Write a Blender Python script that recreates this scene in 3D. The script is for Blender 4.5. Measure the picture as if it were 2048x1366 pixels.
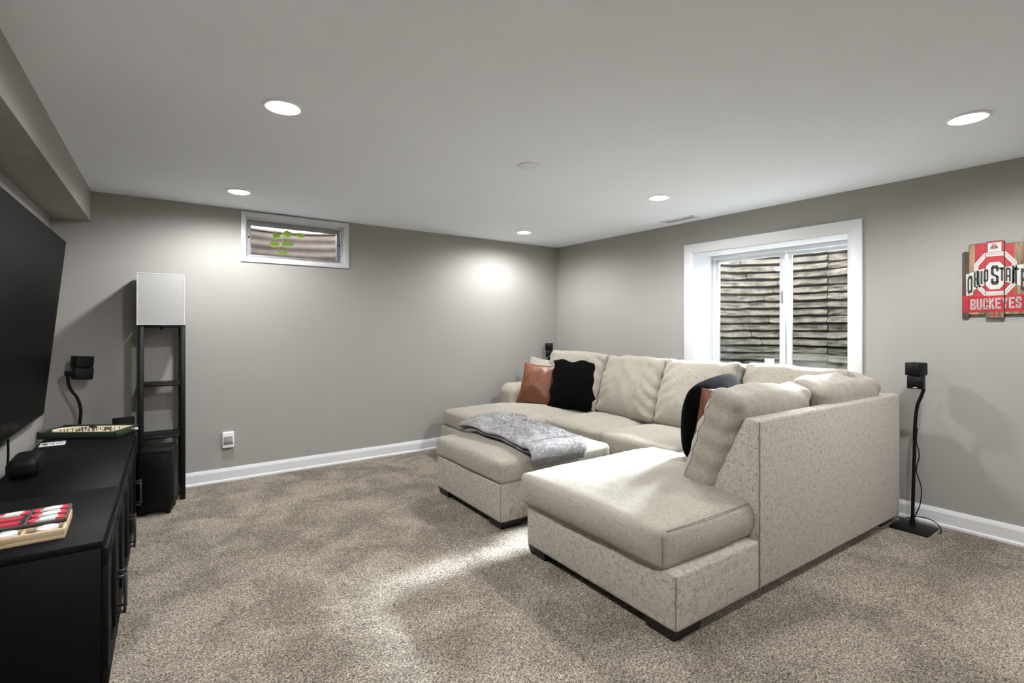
import bpy, bmesh, math, random
import numpy as np
from mathutils import Vector, Matrix, noise as mnoise

# ------------------------------------------------------------------ scene, camera, light
scene = bpy.context.scene
for _o in list(bpy.data.objects):
    bpy.data.objects.remove(_o, do_unlink=True)
COL = scene.collection
CAM_H = 1.22
CAM_ANGLE = math.atan(724 / 1004.0)
cam_d = bpy.data.cameras.new('camera')
cam_d.sensor_width = 36.0
cam_d.lens = 1004.5 * 36.0 / 2048.0
cam_d.shift_y = -28.3 / 2048.0
cam_d.clip_start = 0.02
cam = bpy.data.objects.new('camera', cam_d)
COL.objects.link(cam)
cam.location = (0, 0, CAM_H)
cam.rotation_euler = (math.radians(90), 0, -CAM_ANGLE)
scene.camera = cam

SKY_STRENGTH = 6.0
SUN_STRENGTH = 52.0
SUN_ANGLE = 16
SUN_ELEV = 33.5
LAMP_W = 47.0
EXPOSURE = 1.40

world = bpy.data.worlds.new('world')
scene.world = world
world.use_nodes = True
wb = world.node_tree.nodes['Background']
wb.inputs[0].default_value = (0.86, 0.93, 1.0, 1)
wb.inputs[1].default_value = SKY_STRENGTH

sun_d = bpy.data.lights.new('sun', 'SUN')
sun_d.energy = SUN_STRENGTH
sun_d.angle = math.radians(SUN_ANGLE)
sun_d.color = (0.80, 0.91, 1.0)
sun = bpy.data.objects.new('sun', sun_d)
COL.objects.link(sun)
sun.location = (9, 3, 8)
_az = math.radians(6)
_el = math.radians(SUN_ELEV)
_sd = Vector((-math.cos(_el) * math.cos(_az), -math.cos(_el) * math.sin(_az), -math.sin(_el)))
sun.rotation_euler = _sd.to_track_quat('-Z', 'Y').to_euler()

scene.view_settings.view_transform = 'Standard'
scene.view_settings.look = 'None'
scene.view_settings.gamma = 1.0
scene.view_settings.use_curve_mapping = False
scene.view_settings.exposure = EXPOSURE
scene.cycles.diffuse_bounces = 6
scene.cycles.max_bounces = 14
scene.cycles.transparent_max_bounces = 16
scene.cycles.sample_clamp_indirect = 8.0

# ------------------------------------------------------------------ helpers
random.seed(7)
H = 2.17          # ceiling
YB = 4.556        # back wall
XR = 3.95         # right wall
YF = -2.7         # wall behind the camera


def link(o, parent=None):
    COL.objects.link(o)
    if parent is not None:
        o.parent = parent
    return o


def tag(o, label=None, cat=None, group=None, kind=None):
    if label: o['label'] = label
    if cat: o['category'] = cat
    if group: o['group'] = group
    if kind: o['kind'] = kind
    return o


def empty(name, loc, rz=0.0):
    o = bpy.data.objects.new(name, None)
    o.empty_display_size = 0.1
    o.location = loc
    o.rotation_euler = (0, 0, rz)
    return link(o)


class MB:
    def __init__(self):
        self.V = []
        self.F = []
        self.smooth = []

    def add(self, V, F, smooth=False):
        n = len(self.V)
        self.V += [tuple(float(c) for c in v) for v in V]
        self.F += [tuple(i + n for i in f) for f in F]
        self.smooth += [smooth] * len(F)
        return self

    def box(self, x0, x1, y0, y1, z0, z1):
        V = [(x0, y0, z0), (x1, y0, z0), (x1, y1, z0), (x0, y1, z0), (x0, y0, z1), (x1, y0, z1), (x1, y1, z1), (x0, y1, z1)]
        F = [(0, 3, 2, 1), (4, 5, 6, 7), (0, 1, 5, 4), (1, 2, 6, 5), (2, 3, 7, 6), (3, 0, 4, 7)]
        return self.add(V, F)

    def rbox(self, x0, x1, y0, y1, z0, z1, r=0.01, seg=2):
        bm = bmesh.new()
        bmesh.ops.create_cube(bm, size=1.0)
        for v in bm.verts:
            v.co = Vector(((x0 + x1) / 2 + v.co.x * (x1 - x0), (y0 + y1) / 2 + v.co.y * (y1 - y0), (z0 + z1) / 2 + v.co.z * (z1 - z0)))
        bmesh.ops.bevel(bm, geom=list(bm.edges), offset=r, segments=seg, affect='EDGES', profile=0.5)
        return self.addbm(bm, True)

    def prism(self, poly, axis, a0, a1, r=0.0, seg=2):
        """poly: list of 2D points; axis 'x': (y,z) extruded along x; 'y': (x,z); 'z': (x,y)."""
        n = len(poly)
        def mk(p, a):
            return {'x': (a, p[0], p[1]), 'y': (p[0], a, p[1]), 'z': (p[0], p[1], a)}[axis]
        bm = bmesh.new()
        lo = [bm.verts.new(mk(p, a0)) for p in poly]
        hi = [bm.verts.new(mk(p, a1)) for p in poly]
        bm.faces.new(lo); bm.faces.new(hi)
        for i in range(n):
            j = (i + 1) % n
            bm.faces.new((lo[i], lo[j], hi[j], hi[i]))
        bmesh.ops.recalc_face_normals(bm, faces=bm.faces)
        if r > 0:
            bmesh.ops.bevel(bm, geom=list(bm.edges), offset=r, segments=seg, affect='EDGES', profile=0.5)
        return self.addbm(bm, r > 0)

    def addbm(self, bm, smooth=False):
        bm.verts.index_update()
        V = [v.co.copy() for v in bm.verts]
        F = [tuple(v.index for v in f.verts) for f in bm.faces]
        bm.free()
        return self.add(V, F, smooth)

    def tube(self, pts, r, n=10, smoothpath=0, caps=True):
        P = [Vector(p) for p in pts]
        if smoothpath:
            P = catmull(P, smoothpath)
        rs = r if isinstance(r, (list, tuple)) else [r] * len(P)
        up = Vector((0, 0, 1))
        T0 = (P[1] - P[0]).normalized()
        if abs(T0.dot(up)) > .95: up = Vector((1, 0, 0))
        N = (up - T0 * up.dot(T0)).normalized()
        V = []
        for i, p in enumerate(P):
            T = (P[min(i + 1, len(P) - 1)] - P[max(i - 1, 0)]).normalized()
            N = (N - T * N.dot(T))
            N.normalize()
            B = T.cross(N)
            for k in range(n):
                a = 2 * math.pi * k / n
                V.append(p + (N * math.cos(a) + B * math.sin(a)) * rs[i])
        F = []
        for i in range(len(P) - 1):
            for k in range(n):
                k2 = (k + 1) % n
                F.append((i * n + k, i * n + k2, (i + 1) * n + k2, (i + 1) * n + k))
        if caps:
            F.append(tuple(range(n))[::-1])
            F.append(tuple((len(P) - 1) * n + k for k in range(n)))
        return self.add(V, F, True)

    def lathe(self, prof, n=40, c=(0, 0, 0)):
        V = []
        for (r, z) in prof:
            for k in range(n):
                a = 2 * math.pi * k / n
                V.append((c[0] + r * math.cos(a), c[1] + r * math.sin(a), c[2] + z))
        F = []
        for i in range(len(prof) - 1):
            for k in range(n):
                k2 = (k + 1) % n
                F.append((i * n + k, i * n + k2, (i + 1) * n + k2, (i + 1) * n + k))
        F.append(tuple(range(n))[::-1])
        F.append(tuple((len(prof) - 1) * n + k for k in range(n)))
        return self.add(V, F, True)

    def build(self, name, mat, parent=None, loc=None, rz=0.0, off=(0, 0, 0)):
        me = bpy.data.meshes.new(name)
        if off != (0, 0, 0):
            self.V = [(v[0] - off[0], v[1] - off[1], v[2] - off[2]) for v in self.V]
        me.from_pydata(self.V, [], self.F)
        me.polygons.foreach_set('use_smooth', self.smooth)
        me.materials.append(mat)
        bm = bmesh.new(); bm.from_mesh(me)
        bmesh.ops.recalc_face_normals(bm, faces=bm.faces)
        for e in bm.edges:
            if len(e.link_faces) == 2 and e.calc_face_angle(0) > math.radians(50):
                e.smooth = False
        bm.to_mesh(me); bm.free()
        o = bpy.data.objects.new(name, me)
        link(o, parent)
        if loc is not None: o.location = loc
        if rz: o.rotation_euler = (0, 0, rz)
        return o


def catmull(P, k):
    out = []
    n = len(P)
    for i in range(n - 1):
        p0 = P[max(i - 1, 0)]; p1 = P[i]; p2 = P[i + 1]; p3 = P[min(i + 2, n - 1)]
        for j in range(k):
            t = j / k
            out.append(0.5 * ((2 * p1) + (p2 - p0) * t + (2 * p0 - 5 * p1 + 4 * p2 - p3) * t * t + (3 * p1 - p0 - 3 * p2 + p3) * t ** 3))
    out.append(P[-1].copy())
    return out


def nz(x, y, z):
    return mnoise.noise(Vector((x, y, z)))


_grid_cache = {}


def cubegrid(cuts):
    if cuts in _grid_cache: return _grid_cache[cuts]
    bm = bmesh.new()
    bmesh.ops.create_cube(bm, size=2.0)
    bmesh.ops.subdivide_edges(bm, edges=list(bm.edges), cuts=cuts, use_grid_fill=True)
    bm.verts.index_update()
    V = np.array([v.co[:] for v in bm.verts])
    F = [tuple(v.index for v in f.verts) for f in bm.faces]
    bm.free()
    _grid_cache[cuts] = (V, F)
    return V, F


def softbox(x0, x1, y0, y1, z0, z1, r, cuts=24, crown=0.0, bulge=0.0, wr=0.0, seed=0, wscale=5.0, fn=None):
    """dense rounded box: crowned top, bulging sides, small wrinkles."""
    G, F = cubegrid(cuts)
    half = np.array([(x1 - x0) / 2, (y1 - y0) / 2, (z1 - z0) / 2])
    cen = np.array([(x1 + x0) / 2, (y1 + y0) / 2, (z1 + z0) / 2])
    Gs = np.sign(G) * np.abs(G) ** 0.8
    P = Gs * half
    inner = half - r
    Q = np.clip(P, -inner, inner)
    D = P - Q
    L = np.linalg.norm(D, axis=1, keepdims=True)
    L[L == 0] = 1
    N = D / L
    R = Q + N * r
    u, v, w = (R / half).T
    top = np.clip(w, 0, 1)
    R[:, 2] += crown * (1 - np.clip(np.abs(u), 0, 1) ** 2.5) * (1 - np.clip(np.abs(v), 0, 1) ** 2.5) * top
    if bulge:
        R[:, 0] += bulge * np.sign(u) * np.abs(u) ** 6 * (1 - w ** 2) * (1 - np.abs(v) ** 4)
        R[:, 1] += bulge * np.sign(v) * np.abs(v) ** 6 * (1 - w ** 2) * (1 - np.abs(u) ** 4)
    if wr:
        for i in range(len(R)):
            x, y, z = R[i] * wscale
            a = nz(x * .6 + seed, y * 1.2 - seed, z + seed * 2)
            b = nz(x * 2.6 + seed * 3, y * .7 + seed, z * 1.2)
            R[i] += N[i] * wr * (a + .5 * (.35 - abs(b)))
    if fn is not None:
        R = fn(R, u, v, w, N)
    return R + cen, F


# ------------------------------------------------------------------ materials
def new_mat(name):
    m = bpy.data.materials.new(name)
    m.use_nodes = True
    nt = m.node_tree
    return m, nt, nt.nodes['Principled BSDF']


def node(nt, t, **kw):
    n = nt.nodes.new(t)
    for k, v in kw.items():
        if k in n.inputs: n.inputs[k].default_value = v
        else: setattr(n, k, v)
    return n


def plain(name, col, rough=0.6, spec=0.5, metal=0.0, var=0.06, vscale=30.0, bump=0.0, bscale=200.0, sheen=0.0):
    m, nt, b = new_mat(name)
    tc = node(nt, 'ShaderNodeTexCoord')
    n = node(nt, 'ShaderNodeTexNoise', Scale=vscale, Detail=3.0)
    nt.links.new(tc.outputs['Object'], n.inputs['Vector'])
    r = node(nt, 'ShaderNodeValToRGB')
    r.color_ramp.elements[0].position = .3; r.color_ramp.elements[1].position = .7
    r.color_ramp.elements[0].color = tuple(c * (1 - var) for c in col) + (1,)
    r.color_ramp.elements[1].color = tuple(min(1, c * (1 + var)) for c in col) + (1,)
    nt.links.new(n.outputs['Fac'], r.inputs['Fac'])
    nt.links.new(r.outputs['Color'], b.inputs['Base Color'])
    b.inputs['Roughness'].default_value = rough
    b.inputs['Specular IOR Level'].default_value = spec
    b.inputs['Metallic'].default_value = metal
    if sheen:
        b.inputs['Sheen Weight'].default_value = sheen
    if bump:
        n2 = node(nt, 'ShaderNodeTexNoise', Scale=bscale, Detail=2.0)
        nt.links.new(tc.outputs['Object'], n2.inputs['Vector'])
        bp = node(nt, 'ShaderNodeBump', Strength=bump, Distance=0.002)
        nt.links.new(n2.outputs['Fac'], bp.inputs['Height'])
        nt.links.new(bp.outputs['Normal'], b.inputs['Normal'])
    return m


def fabric(name, dark, light, rough=0.95, sc=330.0, bump=0.25, lo=.36, hi=.56):
    m, nt, b = new_mat(name)
    tc = node(nt, 'ShaderNodeTexCoord')
    outs = []
    for s in ((sc * .09, sc, sc), (sc, sc * .09, sc), (sc, sc, sc * .09)):
        mp = node(nt, 'ShaderNodeMapping')
        mp.inputs['Scale'].default_value = s
        nt.links.new(tc.outputs['Object'], mp.inputs['Vector'])
        n = node(nt, 'ShaderNodeTexNoise', Scale=1.0, Detail=1.0, Roughness=.5)
        nt.links.new(mp.outputs['Vector'], n.inputs['Vector'])
        outs.append(n.outputs['Fac'])
    # the darkest of the three thread directions shows
    a = node(nt, 'ShaderNodeMath', operation='MINIMUM'); nt.links.new(outs[0], a.inputs[0]); nt.links.new(outs[2], a.inputs[1])
    a2 = node(nt, 'ShaderNodeMath', operation='MINIMUM'); nt.links.new(a.outputs[0], a2.inputs[0]); nt.links.new(outs[1], a2.inputs[1])
    d = node(nt, 'ShaderNodeMath', operation='ADD'); nt.links.new(a2.outputs[0], d.inputs[0]); d.inputs[1].default_value = 0.0
    r = node(nt, 'ShaderNodeValToRGB')
    r.color_ramp.elements[0].position = lo; r.color_ramp.elements[1].position = hi
    r.color_ramp.elements[0].color = dark + (1,); r.color_ramp.elements[1].color = light + (1,)
    nt.links.new(d.outputs[0], r.inputs['Fac'])
    nt.links.new(r.outputs['Color'], b.inputs['Base Color'])
    b.inputs['Roughness'].default_value = rough
    b.inputs['Specular IOR Level'].default_value = .15
    b.inputs['Sheen Weight'].default_value = .15
    bp = node(nt, 'ShaderNodeBump', Strength=bump, Distance=0.002)
    nt.links.new(d.outputs[0], bp.inputs['Height'])
    nt.links.new(bp.outputs['Normal'], b.inputs['Normal'])
    return m


def carpet_mat():
    m, nt, b = new_mat('carpet')
    tc = node(nt, 'ShaderNodeTexCoord')
    fine = node(nt, 'ShaderNodeTexNoise', Scale=150.0, Detail=3.0, Roughness=.75, Distortion=.9)
    big = node(nt, 'ShaderNodeTexNoise', Scale=3.2, Detail=4.0, Roughness=.62, Distortion=.5)
    mid = node(nt, 'ShaderNodeTexNoise', Scale=45.0, Detail=3.0, Roughness=.6)
    for n in (fine, big, mid): nt.links.new(tc.outputs['Object'], n.inputs['Vector'])
    r = node(nt, 'ShaderNodeValToRGB')
    e = r.color_ramp.elements
    e[0].position = .37; e[0].color = (.05, .04, .03, 1)
    e[1].position = .64; e[1].color = (.56, .50, .42, 1)
    em = e.new(.5); em.color = (.235, .202, .165, 1)
    nt.links.new(fine.outputs['Fac'], r.inputs['Fac'])
    rb = node(nt, 'ShaderNodeValToRGB')
    rb.color_ramp.elements[0].position = .40; rb.color_ramp.elements[0].color = (.74, .73, .71, 1)
    rb.color_ramp.elements[1].position = .60; rb.color_ramp.elements[1].color = (1.12, 1.12, 1.12, 1)
    nt.links.new(big.outputs['Fac'], rb.inputs['Fac'])
    rm = node(nt, 'ShaderNodeValToRGB')
    rm.color_ramp.elements[0].position = .35; rm.color_ramp.elements[0].color = (.84, .84, .84, 1)
    rm.color_ramp.elements[1].position = .65; rm.color_ramp.elements[1].color = (1.1, 1.1, 1.1, 1)
    nt.links.new(mid.outputs['Fac'], rm.inputs['Fac'])
    mx = node(nt, 'ShaderNodeMixRGB', blend_type='MULTIPLY'); mx.inputs[0].default_value = 1
    mx2 = node(nt, 'ShaderNodeMixRGB', blend_type='MULTIPLY'); mx2.inputs[0].default_value = 1
    nt.links.new(r.outputs['Color'], mx.inputs[1]); nt.links.new(rb.outputs['Color'], mx.inputs[2])
    nt.links.new(mx.outputs[0], mx2.inputs[1]); nt.links.new(rm.outputs['Color'], mx2.inputs[2])
    nt.links.new(mx2.outputs[0], b.inputs['Base Color'])
    b.inputs['Roughness'].default_value = 1.0
    b.inputs['Specular IOR Level'].default_value = .05
    bp = node(nt, 'ShaderNodeBump', Strength=.7, Distance=0.006)
    nt.links.new(fine.outputs['Fac'], bp.inputs['Height'])
    nt.links.new(bp.outputs['Normal'], b.inputs['Normal'])
    return m


def glass_mat(name, refl=0.06, tint=(1, 1, 1)):
    m = bpy.data.materials.new(name); m.use_nodes = True
    nt = m.node_tree; nt.nodes.clear()
    out = node(nt, 'ShaderNodeOutputMaterial')
    tr = node(nt, 'ShaderNodeBsdfTransparent'); tr.inputs[0].default_value = tint + (1,)
    gl = node(nt, 'ShaderNodeBsdfGlossy'); gl.inputs['Roughness'].default_value = .02
    fr = node(nt, 'ShaderNodeFresnel', IOR=1.45)
    mul = node(nt, 'ShaderNodeMath', operation='MULTIPLY'); mul.inputs[1].default_value = refl / .04
    mul.use_clamp = True
    mul.inputs[1].default_value = .8
    nt.links.new(fr.outputs[0], mul.inputs[0])
    mx = node(nt, 'ShaderNodeMixShader')
    nt.links.new(mul.outputs[0], mx.inputs[0]); nt.links.new(tr.outputs[0], mx.inputs[1]); nt.links.new(gl.outputs[0], mx.inputs[2])
    nt.links.new(mx.outputs[0], out.inputs[0])
    return m


def emit_mat(name, col, s):
    m = bpy.data.materials.new(name); m.use_nodes = True
    nt = m.node_tree; nt.nodes.clear()
    out = node(nt, 'ShaderNodeOutputMaterial')
    e = node(nt, 'ShaderNodeEmission'); e.inputs[0].default_value = col + (1,); e.inputs[1].default_value = s
    nt.links.new(e.outputs[0], out.inputs[0])
    return m


def stone_mat():
    m, nt, b = new_mat('moulded_stone')
    tc = node(nt, 'ShaderNodeTexCoord'); geo = node(nt, 'ShaderNodeNewGeometry')
    n = node(nt, 'ShaderNodeTexNoise', Scale=9.0, Detail=6.0, Roughness=.65)
    nt.links.new(geo.outputs['Position'], n.inputs['Vector'])
    r = node(nt, 'ShaderNodeValToRGB')
    e = r.color_ramp.elements
    e[0].position = .32; e[0].color = (.044, .036, .028, 1)
    e[1].position = .68; e[1].color = (.165, .140, .105, 1)
    e2 = e.new(.5); e2.color = (.108, .088, .064, 1)
    nt.links.new(n.outputs['Fac'], r.inputs['Fac'])
    # algae growing on the lowest courses
    sep = node(nt, 'ShaderNodeSeparateXYZ'); nt.links.new(geo.outputs['Position'], sep.inputs[0])
    nb = node(nt, 'ShaderNodeTexNoise', Scale=5.0, Detail=3.0); nt.links.new(geo.outputs['Position'], nb.inputs['Vector'])
    ad = node(nt, 'ShaderNodeMath', operation='MULTIPLY_ADD'); ad.inputs[1].default_value = .35
    nt.links.new(nb.outputs['Fac'], ad.inputs[0]); nt.links.new(sep.outputs['Z'], ad.inputs[2])
    mr = node(nt, 'ShaderNodeMapRange'); mr.inputs['From Min'].default_value = 1.02; mr.inputs['From Max'].default_value = 1.32
    mr.inputs['To Min'].default_value = .75; mr.inputs['To Max'].default_value = 0
    nt.links.new(ad.outputs[0], mr.inputs['Value'])
    mx = node(nt, 'ShaderNodeMixRGB'); mx.inputs[2].default_value = (.032, .04, .022, 1)
    nt.links.new(mr.outputs[0], mx.inputs[0]); nt.links.new(r.outputs['Color'], mx.inputs[1])
    nt.links.new(mx.outputs[0], b.inputs['Base Color'])
    b.inputs['Roughness'].default_value = .8
    bp = node(nt, 'ShaderNodeBump', Strength=.5, Distance=0.01); nt.links.new(n.outputs['Fac'], bp.inputs['Height'])
    nt.links.new(bp.outputs['Normal'], b.inputs['Normal'])
    return m


def wood_mat(name, a, c, axis=2, scale=6.0):
    m, nt, b = new_mat(name)
    tc = node(nt, 'ShaderNodeTexCoord')
    mp = node(nt, 'ShaderNodeMapping')
    s = [70.0, 70.0, 70.0]; s[axis] = scale
    mp.inputs['Scale'].default_value = s
    nt.links.new(tc.outputs['Object'], mp.inputs['Vector'])
    n = node(nt, 'ShaderNodeTexNoise', Scale=1.0, Detail=4.0, Roughness=.65)
    nt.links.new(mp.outputs['Vector'], n.inputs['Vector'])
    r = node(nt, 'ShaderNodeValToRGB')
    r.color_ramp.elements[0].position = .35; r.color_ramp.elements[1].position = .65
    r.color_ramp.elements[0].color = a + (1,); r.color_ramp.elements[1].color = c + (1,)
    nt.links.new(n.outputs['Fac'], r.inputs['Fac']); nt.links.new(r.outputs['Color'], b.inputs['Base Color'])
    b.inputs['Roughness'].default_value = .55
    return m


def fur_mat(name, a, c, sc=130.0, stretch=.25):
    m, nt, b = new_mat(name)
    tc = node(nt, 'ShaderNodeTexCoord')
    mp = node(nt, 'ShaderNodeMapping'); mp.inputs['Scale'].default_value = (sc, sc * stretch, sc)
    nt.links.new(tc.outputs['Object'], mp.inputs['Vector'])
    n = node(nt, 'ShaderNodeTexNoise', Scale=1.0, Detail=4.0, Roughness=.75, Distortion=1.0)
    nt.links.new(mp.outputs['Vector'], n.inputs['Vector'])
    r = node(nt, 'ShaderNodeValToRGB')
    r.color_ramp.elements[0].position = .30; r.color_ramp.elements[1].position = .62
    r.color_ramp.elements[0].color = a + (1,); r.color_ramp.elements[1].color = c + (1,)
    nt.links.new(n.outputs['Fac'], r.inputs['Fac']); nt.links.new(r.outputs['Color'], b.inputs['Base Color'])
    b.inputs['Roughness'].default_value = .95; b.inputs['Specular IOR Level'].default_value = .05
    bp = node(nt, 'ShaderNodeBump', Strength=.9, Distance=0.006); nt.links.new(n.outputs['Fac'], bp.inputs['Height'])
    nt.links.new(bp.outputs['Normal'], b.inputs['Normal'])
    return m


M = {}
M['wall'] = plain('wall_paint', (.330, .318, .297), rough=.85, spec=.2, var=.012, vscale=3, bump=.05, bscale=260)
M['ceiling'] = plain('ceiling_paint', (.89, .93, .985), rough=.95, spec=.1, var=.008, vscale=3, bump=.04, bscale=200)
M['trim'] = plain('white_trim_paint', (.68, .685, .695), rough=.45, var=.01)
M['fixture'] = plain('white_fixture', (.88, .90, .93), rough=.5, var=.01)
M['vinyl'] = plain('white_vinyl', (.66, .67, .68), rough=.35, var=.01)
M['carpet'] = carpet_mat()
M['sofa'] = fabric('cream_tweed', (.175, .155, .121), (.46, .426, .362), lo=.27, hi=.46)
M['cushion'] = fabric('cream_tweed_soft', (.185, .165, .130), (.335, .308, .257), lo=.25, hi=.44, bump=.15)
M['seam'] = plain('seam_thread', (.17, .15, .125), rough=.9, var=.1)
M['leg'] = plain('dark_sofa_leg', (.004, .0033, .003), rough=.45)
M['leather'] = plain('tan_leather', (.13, .041, .015), rough=.42, spec=.5, var=.22, vscale=9, bump=.12, bscale=120)
M['blackfur'] = fur_mat('black_fur', (.0006, .0006, .0006), (.0035, .0035, .0042), sc=160, stretch=.6)
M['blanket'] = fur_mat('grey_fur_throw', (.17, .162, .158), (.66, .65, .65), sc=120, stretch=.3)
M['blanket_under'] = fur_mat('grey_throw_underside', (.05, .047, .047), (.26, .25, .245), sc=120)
M['black'] = plain('black_plastic', (.0035, .0033, .003), rough=.55, spec=.2)
M['blackmetal'] = plain('black_metal', (.004, .0035, .003), rough=.5, spec=.2)
M['console'] = wood_mat('black_woodgrain', (.0025, .0025, .0025), (.005, .005, .0048), axis=1, scale=3)
M['console'].node_tree.nodes['Principled BSDF'].inputs['Roughness'].default_value = .6
M['console'].node_tree.nodes['Principled BSDF'].inputs['Specular IOR Level'].default_value = .12
M['console_metal'] = plain('brushed_dark_metal', (.05, .05, .05), rough=.35, metal=.6)
M['screen'] = plain('tv_screen', (.0028, .0028, .003), rough=.4, spec=.03, var=.02)
M['bezel'] = plain('tv_bezel', (.0035, .0035, .0035), rough=.5, spec=.2)
M['lampwood'] = plain('black_lamp_wood', (.003, .003, .003), rough=.5, spec=.3)
M['grey_vinyl'] = plain('grey_vinyl', (.26, .265, .27), rough=.45)
M['glass'] = glass_mat('window_glass')
M['stone'] = stone_mat()
M['stone_dark'] = plain('dark_well_shell', (.05, .045, .038), rough=.9)
M['lens'] = emit_mat('lamp_lens', (1.0, .985, .96), 18.0)
M['pale_wood'] = wood_mat('pale_wood', (.50, .37, .22), (.66, .52, .34), axis=0, scale=8)
M['green'] = plain('dark_green_paint', (.016, .034, .014), rough=.5)
M['cream'] = plain('cream_playfield', (.76, .66, .46), rough=.5)
M['brown'] = plain('brown_peg', (.06, .022, .012), rough=.5)
M['white'] = plain('white_plastic', (.82, .82, .80), rough=.4, var=.01)
M['red'] = plain('red_token', (.70, .05, .08), rough=.45)
M['darkboard'] = plain('black_board', (.015, .017, .016), rough=.5)
M['greyline'] = plain('grey_board_rail', (.12, .105, .10), rough=.5)
M['ink'] = plain('black_ink', (.02, .02, .02), rough=.5)
M['slot'] = plain('dark_slot', (.03, .028, .025), rough=.6)
M['outlet'] = plain('outlet_white', (.80, .80, .79), rough=.35, var=.01)
M['earth'] = plain('rusty_ribbed_steel', (.06, .041, .029), rough=.7, var=.3, vscale=14, bump=.3, bscale=40)
M['leaf'] = plain('bright_leaf', (.22, .34, .02), rough=.5, var=.15)
M['foundation'] = plain('dark_sun_absorber', (.05, .05, .05), rough=.9, var=.2)  # dark colour for the added sun-absorbing facing and sun-blocking wall
M['gravel'] = plain('gravel', (.10, .095, .07), rough=.95, var=.5, vscale=40)
M['sg_red'] = plain('sign_red', (.36, .014, .022), rough=.5, var=.12, vscale=18)
M['sg_white'] = plain('sign_white', (.50, .50, .47), rough=.5, var=.08, vscale=25)
M['sg_grey'] = plain('sign_silver', (.38, .36, .35), rough=.5, var=.08, vscale=25)
M['sg_emblem'] = plain('emblem_red', (.42, .02, .05), rough=.5)
M['sg_black'] = plain('sign_black', (.02, .02, .016), rough=.5)
M['sg_wood'] = wood_mat('sign_wood', (.075, .04, .02), (.36, .235, .125), axis=2, scale=4)
M['sg_dark'] = wood_mat('sign_dark_wood', (.02, .012, .008), (.09, .05, .03), axis=2, scale=4)
_sh, _nt, _b = new_mat('lamp_shade_fabric')
_b.inputs['Base Color'].default_value = (.43, .43, .42, 1); _b.inputs['Roughness'].default_value = .9
_b.inputs['Specular IOR Level'].default_value = .1
_tc = node(_nt, 'ShaderNodeTexCoord'); _n = node(_nt, 'ShaderNodeTexNoise', Scale=350.0, Detail=2.0)
_nt.links.new(_tc.outputs['Object'], _n.inputs['Vector'])
_bp = node(_nt, 'ShaderNodeBump', Strength=.1, Distance=.001); _nt.links.new(_n.outputs['Fac'], _bp.inputs['Height'])
_nt.links.new(_bp.outputs['Normal'], _b.inputs['Normal'])
M['shade'] = _sh

# ------------------------------------------------------------------ frames
TH_L = math.radians(1.2717)      # television wall turns slightly clockwise
TH_S = math.radians(1.602)       # sofa turns slightly clockwise


def fw(th, s, t, z=0.0):
    """(s,t) in a turned frame -> world"""
    return (s * math.cos(th) + t * math.sin(th), -s * math.sin(th) + t * math.cos(th), z)


# ------------------------------------------------------------------ room shell
WIN = dict(y0=1.468, y1=2.698, z0=0.82, z1=1.88)          # window_1 opening in right wall
SW = dict(x0=.628, x1=1.419, z0=1.787, z1=2.121)           # window_2 opening in back wall
WT = 0.36

b = MB(); b.box(-1.2, XR + .4, YF, YB + .2, -.12, 0)
tag(b.build('floor', M['carpet']), kind='structure')

b = MB(); b.box(-1.2, XR + WT, YF - .2, YB + .2, H, H + .12)
tag(b.build('ceiling', M['ceiling']), kind='structure')

b = MB()
b.box(-1.2, SW['x0'], YB, YB + .2, 0, H + .1); b.box(SW['x1'], XR + WT, YB, YB + .2, 0, H + .1)
b.box(SW['x0'], SW['x1'], YB, YB + .2, 0, SW['z0']); b.box(SW['x0'], SW['x1'], YB, YB + .2, SW['z1'], H + .1)
tag(b.build('wall_back', M['wall']), kind='structure')

b = MB()
b.box(XR, XR + WT, YF, WIN['y0'], 0, H + .1); b.box(XR, XR + WT, WIN['y1'], YB + .2, 0, H + .1)
b.box(XR, XR + WT, WIN['y0'], WIN['y1'], 0, WIN['z0']); b.box(XR, XR + WT, WIN['y0'], WIN['y1'], WIN['z1'], H + .1)
tag(b.build('wall_right', M['wall']), kind='structure')

# television wall, a little out of plumb
b = MB()
xl0, xl1 = -.684, -.641
P = [fw(TH_L, xl0, YF - .1, 0), fw(TH_L, xl0, YB + .2, 0), fw(TH_L, xl1, YB + .2, H + .05), fw(TH_L, xl1, YF - .1, H + .05)]
Q = [(p[0] - .15, p[1], p[2]) for p in P]
b.add(P + Q, [(0, 1, 2, 3), (7, 6, 5, 4), (0, 4, 5, 1), (1, 5, 6, 2), (2, 6, 7, 3), (3, 7, 4, 0)])
tag(b.build('wall_left', M['wall']), kind='structure')

b = MB(); b.box(-1.2, XR + .3, YF - .2, YF, 0, H + .1)
tag(b.build('wall_front', M['wall']), kind='structure')

# bulkhead along the television wall
b = MB()
A0 = fw(TH_L, -.72, YF - .02); A1 = fw(TH_L, -.437, YF - .02); A2 = fw(TH_L, -.437, YB + .12); A3 = fw(TH_L, -.72, YB + .12)
A2 = (A2[0], YB + .01, 0); A3 = (A3[0], YB + .01, 0)
b.prism([A0[:2], A1[:2], A2[:2], A3[:2]], 'z', 1.957, H + .02)
tag(b.build('trim_1', M['wall']), 'boxed bulkhead running along the ceiling above the television', kind='structure')

# baseboards: board with a rounded top and a shoe strip
def baseboard(name, along, p0, p1):
    prof = [(0, 0), (.020, 0), (.020, .012), (.014, .022), (.014, .082), (.010, .096), (.006, .107), (0, .107)]
    mb = MB()
    if along == 'x':      # on back wall
        mb.prism([(YB - d, z) for d, z in prof], 'x', p0, p1)
    else:
        mb.prism([(XR - d * 1.15, z) for d, z in prof], 'y', p0, p1)
    return tag(mb.build(name, M['trim']), kind='structure')


baseboard('baseboard_back', 'x', -.57, XR - .014)
baseboard('baseboard_right', 'y', YF, YB)

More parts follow.
